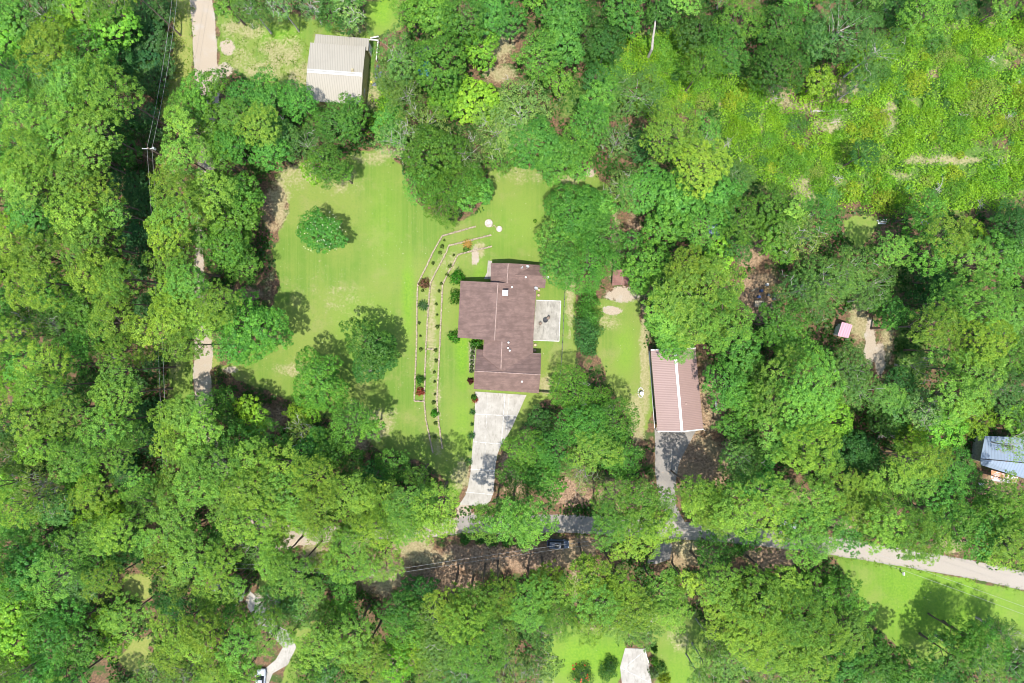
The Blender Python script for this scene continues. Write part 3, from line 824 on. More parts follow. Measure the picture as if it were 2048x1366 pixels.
sheet('tarp', 'teal tarp spread under the trees right of the tan shed', 'tarp', 847, 138, 2.3, 3.0, .1, M_tarp_t, .5, 3)
sheet('tarp', 'crumpled blue-grey tarp among the trees right of the big oak', 'tarp', 1427, 461, 2.0, 2.4, .2, simple('bluegrey_tarp', (.16, .21, .32), .5, var=.4, scale=4), .9, 4)
sheet('tarp', 'small bright blue tarp scrap in the thicket at the far right', 'tarp', 1850, 447, 1.1, 1.3, .5, M_tarp_b, .4, 5)

# junk heap between the trees
M_board = simple('weathered_board', (.42, .34, .24), .9, var=.3)
t = thing('table', 'square weathered plywood table standing in the junk heap between the trees', 'table', W(1516, 608), .0)
MB().box((0, 0, .72), (1.8, 1.25, .06), -.05).build('tabletop', M_board, t)
for x in (-.75, .75):
    for y in (-.5, .5): MB().box((x, y, .34), (.09, .09, .7)).build('leg', M_board, t)
M_bar = simple('blue_barrel', (.05, .09, .22), .4, spec=.5)
for i, (px, py, m, lab) in enumerate(((1516,594,M_bar,'dark blue barrel just above the plywood table in the junk heap'), (1521,582,M_bar,'blue barrel near the top of the junk heap'),
        (1532,570,M_white,'white barrel at the upper edge of the junk heap'), (1535,590,M_slate,'dark grey barrel in the middle of the junk heap'), (1546,598,M_slate,'dark grey barrel at the right side of the junk heap'))):
    b = thing('barrel', lab, 'barrel', W(px, py), 0, 'barrels in the junk heap')
    MB().lathe((0, 0, 0), [(.26, 0), (.29, .1), (.28, .4), (.30, .45), (.28, .5), (.29, .8), (.26, .88)], 16).build('body', m, b)
    MB().lathe((0, 0, .84), [(.001, 0), (.27, 0)], 16).build('lid', m, b)
rj = random.Random(5)
for i in range(7):
    px, py = rj.uniform(1508, 1562), rj.uniform(566, 628)
    p = W(px, py)
    o = MB().box((0, 0, .1 + .1 * rj.random()), (rj.uniform(.3, 1.6), rj.uniform(.12, .35), .1), 0).build('board', M_board if i % 2 else M_stone)
    o.location = p; o.rotation_euler = (rj.uniform(-.1, .1), rj.uniform(-.1, .1), rj.uniform(0, 3.1))
    tag(o, ['pale brown board high in the junk heap','grey-brown stick beside the blue barrels','brown plank near the plywood table','pale stub board at the heap edge','reddish board low in the junk heap','long weathered plank across the junk heap','short board at the right of the junk heap'][i], 'board', 'boards in the junk heap')
sheet('straw_heap', 'tan straw heap in the upper part of the junk heap', 'straw', 1545, 578, 3.2, 1.8, .1, simple('straw', (.42, .27, .12), .95, var=.5, scale=5), .5, 8)

# mailbox
t = thing('mailbox', 'small white mailbox on a dark post by the road edge at the right lawn', 'mailbox', W(1800, 1143))
MB().box((0, 0, .55), (.1, .1, 1.1)).build('post', M_post, t)
mb = MB()
mb.hull([(-.18, -.3, 1.05), (.18, -.3, 1.05), (.18, .3, 1.05), (-.18, .3, 1.05)], [(-.12, -.3, 1.4), (.12, -.3, 1.4), (.12, .3, 1.4), (-.12, .3, 1.4)])
mb.build('box', M_white, t)
MB().box((.2, 0, 1.32), (.02, .05, .2)).build('flag', simple('red_flag', (.5, .04, .03)), t)
# white railing by the south driveway
t = thing('railing', 'white rail along the right edge of the concrete driveway at the bottom edge', 'railing', (0, 0, 0))
MB().tube([W(1290,1297,.9), W(1293,1312,.9), W(1298,1326,.9)], .07, 6).build('rail', M_white, t)
for a, b in ((1290,1297), (1293,1312), (1298,1326)):
    p = W(a, b, 0); MB().box((p[0], p[1], .45), (.09, .09, .9)).build('post', M_white, t)

# ------------------------------------------------------------------ vehicles
M_carpaint = simple('dark_car_paint', (.055, .075, .115), .38, var=.1, spec=.4)
M_silver = simple('light_car_paint', (.36, .39, .43), .4, var=.05, spec=.4)
M_tyre = simple('tyre_rubber', (.02, .02, .02), .9)
def loft(rings):
    mb = MB(); k = len(rings[0])
    for r_ in rings: mb.v += r_
    for i in range(len(rings) - 1):
        for s in range(k):
            q = (s + 1) % k; mb.f.append((i * k + s, i * k + q, (i + 1) * k + q, (i + 1) * k + s))
    mb.f.append(tuple(reversed(range(k)))); mb.f.append(tuple((len(rings) - 1) * k + s for s in range(k)))
    return mb
def car(label, px, py, rz, paint, L=4.5, Wd=1.8):
    t = thing('parked_car', label, 'car', W(px, py), rz)
    def sec(x, w, z0, z1, wt):
        return [(x, -w, z0), (x, w, z0), (x, w * 1.02, (z0 + z1) / 2), (x, wt, z1), (x, wt * .55, z1 + .03), (x, -wt * .55, z1 + .03), (x, -wt, z1), (x, -w * 1.02, (z0 + z1) / 2)]
    h = Wd / 2
    body = loft([sec(-L/2, h*.82, .42, .85, h*.74), sec(-L/2+.12, h*.93, .3, .98, h*.84), sec(-L/2+.7, h, .26, 1.02, h*.88), sec(0, h, .26, .98, h*.9),
                 sec(L/2-1.3, h, .26, .98, h*.86), sec(L/2-.6, h*.98, .28, .9, h*.8), sec(L/2-.18, h*.88, .32, .78, h*.72), sec(L/2, h*.7, .42, .68, h*.58)])
    body.build('body', paint, t, True)
    x0, x1, x2, x3 = -L/2+.12, -L/2+.5, .55, 1.15
    def g(x, w, z): return [(x, -w, z), (x, w, z)]
    gl = MB().hull([(x0, -h*.84, .96), (x3, -h*.82, .96), (x3, h*.82, .96), (x0, h*.84, .96)], [(x1, -h*.68, 1.6), (x2, -h*.66, 1.62), (x2, h*.66, 1.62), (x1, h*.68, 1.6)])
    gl.build('window', M_glass, t)
    rf = MB().hull([(x1-.06, -h*.71, 1.58), (x2+.03, -h*.69, 1.6), (x2+.03, h*.69, 1.6), (x1-.06, h*.71, 1.58)], [(x1, -h*.62, 1.68), (x2-.06, -h*.6, 1.69), (x2-.06, h*.6, 1.69), (x1, h*.62, 1.68)])
    rfo = rf.build('roof', paint, t)
    MB().box(((x1 + x2) / 2 + .28, 0, 1.70), (.8, .8, .02)).build('sunroof', M_glass, rfo)
    for s in (-1, 1):
        MB().tube([(x1, s*h*.66, 1.66), (x1+.15, s*h*.66, 1.76), (x2-.25, s*h*.66, 1.77), (x2-.1, s*h*.66, 1.68)], .03, 5).build('roof_rail', M_silver, rfo)
        MB().box((1.0, s*(h+.1), 1.02), (.16, .2, .13)).build('mirror', paint, t)
        MB().box((L/2-.16, s*h*.62, .70), (.24, .34, .13), -s*.35).build('headlight', M_silver, t)
        MB().box((-L/2+.04, s*h*.68, .82), (.1, .28, .16)).build('tail_light', simple('tail_red', (.35, .02, .02)), t)
        for x in (-L/2+.85, L/2-.9):
            w = MB().tube([(0, -.11, 0), (0, .11, 0)], .34, 18).build('wheel', M_tyre, t); w.location = (x, s*(h-.1), .34)
            MB().tube([(0, -.12, 0), (0, .12, 0)], .2, 12).build('rim', M_greymetal, w)
    return t
car('dark blue-black SUV with roof rails parked on the verge beside the road', 1115.5, 1086, R(-2), M_carpaint, 4.4, 1.75)
car('white car half hidden by trees on the bottom left driveway', 524, 1357, R(85), M_silver, 4.6, 1.8)
car('light car glimpsed under the pines beside the road at the right', 1571, 1047, R(-20), M_silver, 4.4, 1.75)
car('dark car with pale hood parked under the trees right of the tan shed', 848, 107, R(8), M_carpaint, 3.4, 1.6)

# ------------------------------------------------------------------ power line
M_wirep = simple('power_wire', (.26, .26, .25), .5, spec=.4)
M_pole = simple('pole_wood', (.20, .155, .11), .9)
def wire(a, b, sag, label, r=.021):
    A = Vector(a); B = Vector(b); pts = []
    for i in range(17):
        u = i / 16; p = A.lerp(B, u); p.z -= sag * 4 * u * (1 - u); pts.append(p)
    mb = MB().tube(pts, r, 5)
    return tag(mb.build('power_line', M_wirep), label, 'power line', 'overhead power lines')
def pole(px, py, ang, label, h=11.0, top=True):
    x, y, _ = W(px, py, h)
    t = thing('utility_pole', label, 'utility pole', (x, y, 0), ang, 'wooden utility poles')
    MB().tube([(0, 0, 0), (0, 0, h + .4)], [.19, .13], 10).build('pole', M_pole, t)
    MB().box((-.2, 0, h - .1), (2.2, .12, .14)).build('crossarm', M_greymetal, t)
    for s in (-1.1, -.2, .65): MB().cyl((s, 0, h - .04), .06, .22, 8).build('insulator', M_white, t)
    MB().lathe((.3, .32, h - 1.5), [(.001, 0), (.22, 0), (.24, .1), (.24, .8), (.18, .88), (.001, .9)], 12).build('transformer', M_greymetal, t)
    return t
pole(298, 297, 0, 'wooden utility pole with crossarm at the forest edge on the left')
pole(332, 1130, .4, 'wooden utility pole hidden among the lower left trees below the wires')
pole(740, 1151, .2, 'wooden utility pole among the trees below the road')
pole(1545, 1036, .1, 'wooden utility pole among the pines above the road at the right')
hh = 11
wire(W(358, -40, hh), W(304, 296, hh), .8, 'right-hand wire running up from the left utility pole to the top edge')
wire(W(348, -40, hh), W(294, 295, hh), .8, 'left-hand wire running up from the left utility pole to the top edge')
wire(W(304, 297, hh), W(336, 1130, hh), 1.0, 'right-hand wire running down from the left utility pole along the forest')
wire(W(294, 297, hh), W(328, 1130, hh), 1.0, 'left-hand wire running down from the left utility pole along the forest')
wire(W(334, 1124, hh), W(740, 1147, hh), 1.2, 'upper wire crossing the trees at the lower left')
wire(W(334, 1134, hh), W(740, 1155, hh), 1.2, 'lower wire crossing the trees at the lower left')
wire(W(740, 1147, hh), W(1545, 1036, hh), 1.2, 'upper wire running along the road past the dark SUV')
wire(W(740, 1155, hh), W(1545, 1044, hh), 1.2, 'lower wire running along the road past the dark SUV')
wire(W(1545, 1036, hh), W(2110, 1236, hh), 1.2, 'upper wire crossing the bright lawn at the lower right')
wire(W(1545, 1048, hh), W(2110, 1252, hh), 1.2, 'lower wire crossing the bright lawn at the lower right')
wire(W(300, 298, 10), (W(335, 318)[0], W(335, 318)[1], 0), .05, 'guy wire slanting down right from the left utility pole', .02)
#EOF2

# ------------------------------------------------------------------ foliage
def leaf_material():
    m = bpy.data.materials.new('leaves'); m.use_nodes = True
    t = m.node_tree; t.nodes.clear()
    N = t.nodes.new; L = t.links.new
    out = N('ShaderNodeOutputMaterial'); oi = N('ShaderNodeObjectInfo')
    at = N('ShaderNodeAttribute'); at.attribute_name = 'rnd'
    at2 = N('ShaderNodeAttribute'); at2.attribute_name = 'tuft'
    def mix(f, a, b, mode='MIX'):
        x = N('ShaderNodeMix'); x.data_type = 'RGBA'; x.blend_type = mode
        for s, v in ((0, f), (6, a), (7, b)):
            if isinstance(v, bpy.types.NodeSocket): L(v, x.inputs[s])
            else: x.inputs[s].default_value = v if s == 0 else (*v, 1)
        return x.outputs[2]
    def mr(v, a, b, c, d):
        x = N('ShaderNodeMapRange'); L(v, x.inputs[0])
        for i, q in enumerate((a, b, c, d)): x.inputs[i + 1].default_value = q
        return x.outputs[0]
    col = oi.outputs['Color']
    br = mix(mr(at.outputs['Fac'], 0, 1, 0, 1), (.68, .76, .70), (1.30, 1.22, 1.1))
    col = mix(1.0, col, br, 'MULTIPLY')
    br2 = mix(mr(at2.outputs['Fac'], 0, 1, 0, 1), (.78, .86, .95), (1.24, 1.13, .95))
    col = mix(1.0, col, br2, 'MULTIPLY')
    d = N('ShaderNodeBsdfDiffuse'); L(col, d.inputs[0])
    tr = N('ShaderNodeBsdfTranslucent'); L(mix(1.0, col, (1.25, 1.25, .5), 'MULTIPLY'), tr.inputs[0])
    ms = N('ShaderNodeMixShader'); ms.inputs[0].default_value = .34; L(d.outputs[0], ms.inputs[1]); L(tr.outputs[0], ms.inputs[2])
    gl = N('ShaderNodeBsdfGlossy'); gl.inputs['Roughness'].default_value = .45; gl.inputs[0].default_value = (.9, 1, .9, 1)
    m2 = N('ShaderNodeMixShader'); m2.inputs[0].default_value = .012; L(ms.outputs[0], m2.inputs[1]); L(gl.outputs[0], m2.inputs[2])
    L(m2.outputs[0], out.inputs[0])
    return m
M_leaf = leaf_material()
M_bark = simple('bark_brown', (.14, .105, .08), .95, var=.35, scale=5)
M_bark_pale = simple('bark_pale', (.36, .33, .29), .9, var=.25, scale=5)

def leaf_mesh(name, C, N_, Lw, Lh, dirs=None, rnd=None, tuft=None, seed=0):
    """leaf-sized quads: centres C, normals N_, widths, lengths"""
    r = np.random.default_rng(seed); n = len(C)
    N_ = N_ / (np.linalg.norm(N_, axis=1, keepdims=True) + 1e-9)
    if dirs is None: dirs = r.standard_normal((n, 3))
    U = dirs - (dirs * N_).sum(1, keepdims=True) * N_
    U /= (np.linalg.norm(U, axis=1, keepdims=True) + 1e-9)
    Vv = np.cross(N_, U)
    a = U * (Lh / 2)[:, None]; b = Vv * (Lw / 2)[:, None]
    V = np.stack([C - a, C + b * 1.0 - a * .1, C + a, C - b * 1.0 - a * .1], 1).reshape(-1, 3)
    me = quad_mesh(name, V, np.arange(n * 4).reshape(n, 4))
    for nm, val in (('rnd', rnd if rnd is not None else r.random(n)), ('tuft', tuft if tuft is not None else r.random(n))):
        at = me.attributes.new(nm, 'FLOAT', 'FACE'); at.data.foreach_set('value', np.asarray(val, np.float32))
    me.materials.append(M_leaf)
    return me

#        spacing tuftR  n    leafW leafL  domeH  rough  radial height
KIND = {
 'P': dict(s=.74, rb=.46, n=34, w=.13, l=.30, dome=.50, jit=.30, radial=1, H=15.0, lobe=.38, lh=.78, gap=.90),
 'O': dict(s=.78, rb=.52, n=32, w=.21, l=.28, dome=.62, jit=.28, radial=0, H=9.0, lobe=.40, lh=.62, gap=.62),
 'A': dict(s=.74, rb=.52, n=38, w=.18, l=.25, dome=.66, jit=.26, radial=0, H=8.0, lobe=.34, lh=.50, gap=.10),
 'K': dict(s=.70, rb=.45, n=28, w=.11, l=.34, dome=.55, jit=.22, radial=0, H=9.0, lobe=.36, lh=.5, gap=.55),
 'D': dict(s=.72, rb=.50, n=34, w=.18, l=.24, dome=.72, jit=.20, radial=0, H=6.5, lobe=.40, lh=.30, gap=.15),
 'B': dict(s=.78, rb=.50, n=32, w=.22, l=.30, dome=.58, jit=.30, radial=0, H=7.0, lobe=.38, lh=.6, gap=.55),
 'G': dict(s=.78, rb=.50, n=22, w=.16, l=.27, dome=.52, jit=.35, radial=0, H=9.0, lobe=.36, lh=.50, gap=.75),
}
SIZES = {'S': 2.6, 'M': 4.4, 'L': 6.6}

def crown_arrays(k, Rr, seed):
    r = np.random.default_rng(seed); K = KIND[k]
    ph = r.random(6) * 6.28; am = r.random(6) * .11 / np.sqrt(np.arange(1, 7)) * 2.2
    def outline(th):
        o = np.ones_like(th)
        for i in range(6): o = o + am[i] * np.sin((i + 2) * th + ph[i])
        return o
    # tuft centres by rejection over the dome
    want = int(Rr * Rr * math.pi / (K['s'] ** 2) * 1.1); pts = []
    # boughs: rounded sub-clumps over the dome with gaps between them
    lr = max(.95, min(1.9, Rr * K['lobe'])); lobes = []
    for _ in range(600):
        u = math.sqrt(r.random()); th = r.random() * 6.2832; rad = u * Rr * float(outline(np.array([th]))[0]) * .93
        q = (rad * math.cos(th), rad * math.sin(th))
        if all((q[0] - c[0]) ** 2 + (q[1] - c[1]) ** 2 > (lr * 1.12) ** 2 for c in lobes): lobes.append((q[0], q[1], r.uniform(.72, 1.15), r.uniform(-.5, .5)))
    LB = np.array(lobes); grid = {}; tries = 0; gs = K['s'] * .78
    while len(pts) < want and tries < want * 14:
        tries += 1
        u = math.sqrt(r.random()); th = r.random() * 6.2832
        rad = u * Rr * float(outline(np.array([th]))[0])
        x, y = rad * math.cos(th), rad * math.sin(th)
        gk = (int(x // gs), int(y // gs))
        if any((x - q[0]) ** 2 + (y - q[1]) ** 2 < gs * gs for a in (-1, 0, 1) for b in (-1, 0, 1) for q in grid.get((gk[0] + a, gk[1] + b), ())): continue
        dd = np.hypot(LB[:, 0] - x, LB[:, 1] - y) / (lr * LB[:, 2]); m_ = int(dd.argmin()); dm = float(dd[m_])
        if dm > .86 and r.random() < K['gap']: continue
        z = math.sqrt(max(0, 1 - u * u * .94)) * Rr * K['dome'] + math.sqrt(max(0, 1 - min(1, dm) ** 2)) * lr * K['lh'] + LB[m_, 3] * Rr * .13
        if dm > .86: z -= lr * .8
        z += r.normal() * K['jit'] * .5
        pts.append((x, y, z)); grid.setdefault(gk, []).append((x, y))
    top = np.array(pts)
    # lower skirt of tufts
    m = int(len(top) * .8); u = r.random(m) ** .4; th = r.random(m) * 6.2832
    rad = u * Rr * outline(th) * .97
    low = np.stack([rad * np.cos(th) * .96, rad * np.sin(th) * .96, -Rr * K['dome'] * .35 * r.random(m) - .3 + (1 - u) * .8], 1)
    cen = np.concatenate([top, low]); T = len(cen)
    cnt = np.concatenate([np.full(len(top), K['n']), np.full(m, int(K['n'] * .5))])
    idx = np.repeat(np.arange(T), cnt); n = len(idx)
    rb = K['rb'] * (0.7 + .55 * r.random(T))
    d = r.standard_normal((n, 3)); d[:, 2] = np.abs(d[:, 2]) * 1.1 - .25
    d /= np.linalg.norm(d, axis=1, keepdims=True)
    rr = (.45 + .6 * r.random(n)) * rb[idx]
    C = cen[idx] + d * rr[:, None] * np.array([1, 1, .72])
    if K['radial']:
        dirs = d + .35 * r.standard_normal((n, 3))
        Nn = np.array([0, 0, 1.0]) + .75 * r.standard_normal((n, 3))
    else:
        dirs = r.standard_normal((n, 3)); Nn = d * 1.0 + .55 * r.standard_normal((n, 3)) + np.array([0, 0, .35])
    cn = C * np.array([1 / Rr, 1 / Rr, 0]) ; cn[:, 2] = .55
    Nn = Nn + cn * 1.15
    q = r.uniform(.85, 1.35); Lw = q * K['w'] * (.65 + .7 * r.random(n)); Lh = q * K['l'] * (.65 + .7 * r.random(n))
    tuft = r.random(T)[idx]
    return C, Nn, Lw, Lh, dirs, r.random(n), tuft, top

def branch_mesh(k, Rr, H, top, seed, twigs=0, pale=False):
    """tapered trunk with limbs that reach the tufts; crown centre at height H"""
    r = random.Random(seed); mb = MB(); r0 = .10 + .035 * Rr
    trunk = [Vector((0, 0, -.2))]; lean = Vector((r.uniform(-.03, .03), r.uniform(-.03, .03), 0))
    for i in range(1, 7):
        z = (H + Rr * .3) * i / 6
        trunk.append(Vector((lean.x * z + r.uniform(-.1, .1), lean.y * z + r.uniform(-.1, .1), z)))
    mb.tube(trunk, [r0 * 1.25] + [r0 * (1 - .13 * i) for i in range(1, 7)], 8)
    idx = list(range(len(top))); r.shuffle(idx)
    nl = 16 if twigs else 9
    for j in idx[:nl]:
        e = Vector(top[j]) + Vector((0, 0, H)); f = r.uniform(.55, .92)
        s = trunk[0].lerp(trunk[-1], f); mid = s.lerp(e, .5) + Vector((r.uniform(-.3, .3), r.uniform(-.3, .3), r.uniform(.1, .5)))
        mb.tube([s, mid, e.lerp(mid, .1)], [r0 * .36, r0 * (.13 if twigs else .22), r0 * .06], 5, False)
    for j in idx[nl:nl + twigs]:
        e = Vector(top[j]) + Vector((0, 0, H + .55))
        for q in range(3):
            d = Vector((r.uniform(-1, 1), r.uniform(-1, 1), r.uniform(.0, .4))).normalized() * r.uniform(.7, 1.5)
            m_ = e + d * .5 + Vector((r.uniform(-.2, .2), r.uniform(-.2, .2), .1))
            mb.tube([e - Vector((0, 0, .5)), m_, e + d], [.042, .03, .016], 4, False)
    return mb.mesh('trunk')

PROTO = {}
def proto(k, size, var):
    key = (k, size, var)
    if key not in PROTO:
        Rr = SIZES[size]; seed = abs(hash((ord(k), ord(size), var))) % 100000
        K = KIND[k]; H = K['H']
        C, Nn, Lw, Lh, dirs, rn, tf, top = crown_arrays(k, Rr, seed)
        C = C + np.array([0, 0, H])
        me = leaf_mesh(f'crown_{k}{size}{var}', C, Nn, Lw, Lh, dirs, rn, tf, seed)
        tm = branch_mesh(k, Rr, H, top, seed, twigs={'G': 7, 'K': 2}.get(k, 0))
        tm.materials.append(M_bark_pale if k in 'GK' else M_bark)
        PROTO[key] = (me, tm, H, Rr)
    return PROTO[key]
NVAR = {'S': 3, 'M': 5, 'L': 3}

TONE = {'P': (.180, .330, .050), 'O': (.108, .270, .044), 'K': (.122, .245, .056), 'D': (.056, .158, .034), 'B': (.170, .345, .036), 'G': (.155, .262, .070), 'A': (.098, .250, .034)}
NAME = {'P': 'pine_tree', 'O': 'broadleaf_tree', 'A': 'broadleaf_tree', 'K': 'slender_tree', 'D': 'evergreen_tree', 'B': 'young_tree', 'G': 'pecan_tree'}
NAME['K'] = 'feathery_tree'; NAME['G'] = 'twiggy_tree'
WORD = {'A': ['dense rounded lawn-edge tree', 'thick-crowned green tree'], 'P': ['olive green tufted pine', 'light green tufted pine', 'yellow-green clumpy pine'], 'O': ['mid green leafy tree', 'fresh green rounded tree', 'deep green full-crowned tree'],
        'K': ['grey-green feathery tree', 'soft green fine-leaved tree'], 'D': ['dark green dense evergreen', 'dark shaded evergreen'], 'B': ['bright yellow-green young tree', 'bright lime green tree'],
        'G': ['pale green twiggy tree', 'grey-twigged thin-crowned tree']}
TREES = []
def tree(px, py, r, k, tone=None, hs=None, name=None):
    TREES.append([px, py, r, k, tone, hs, name])
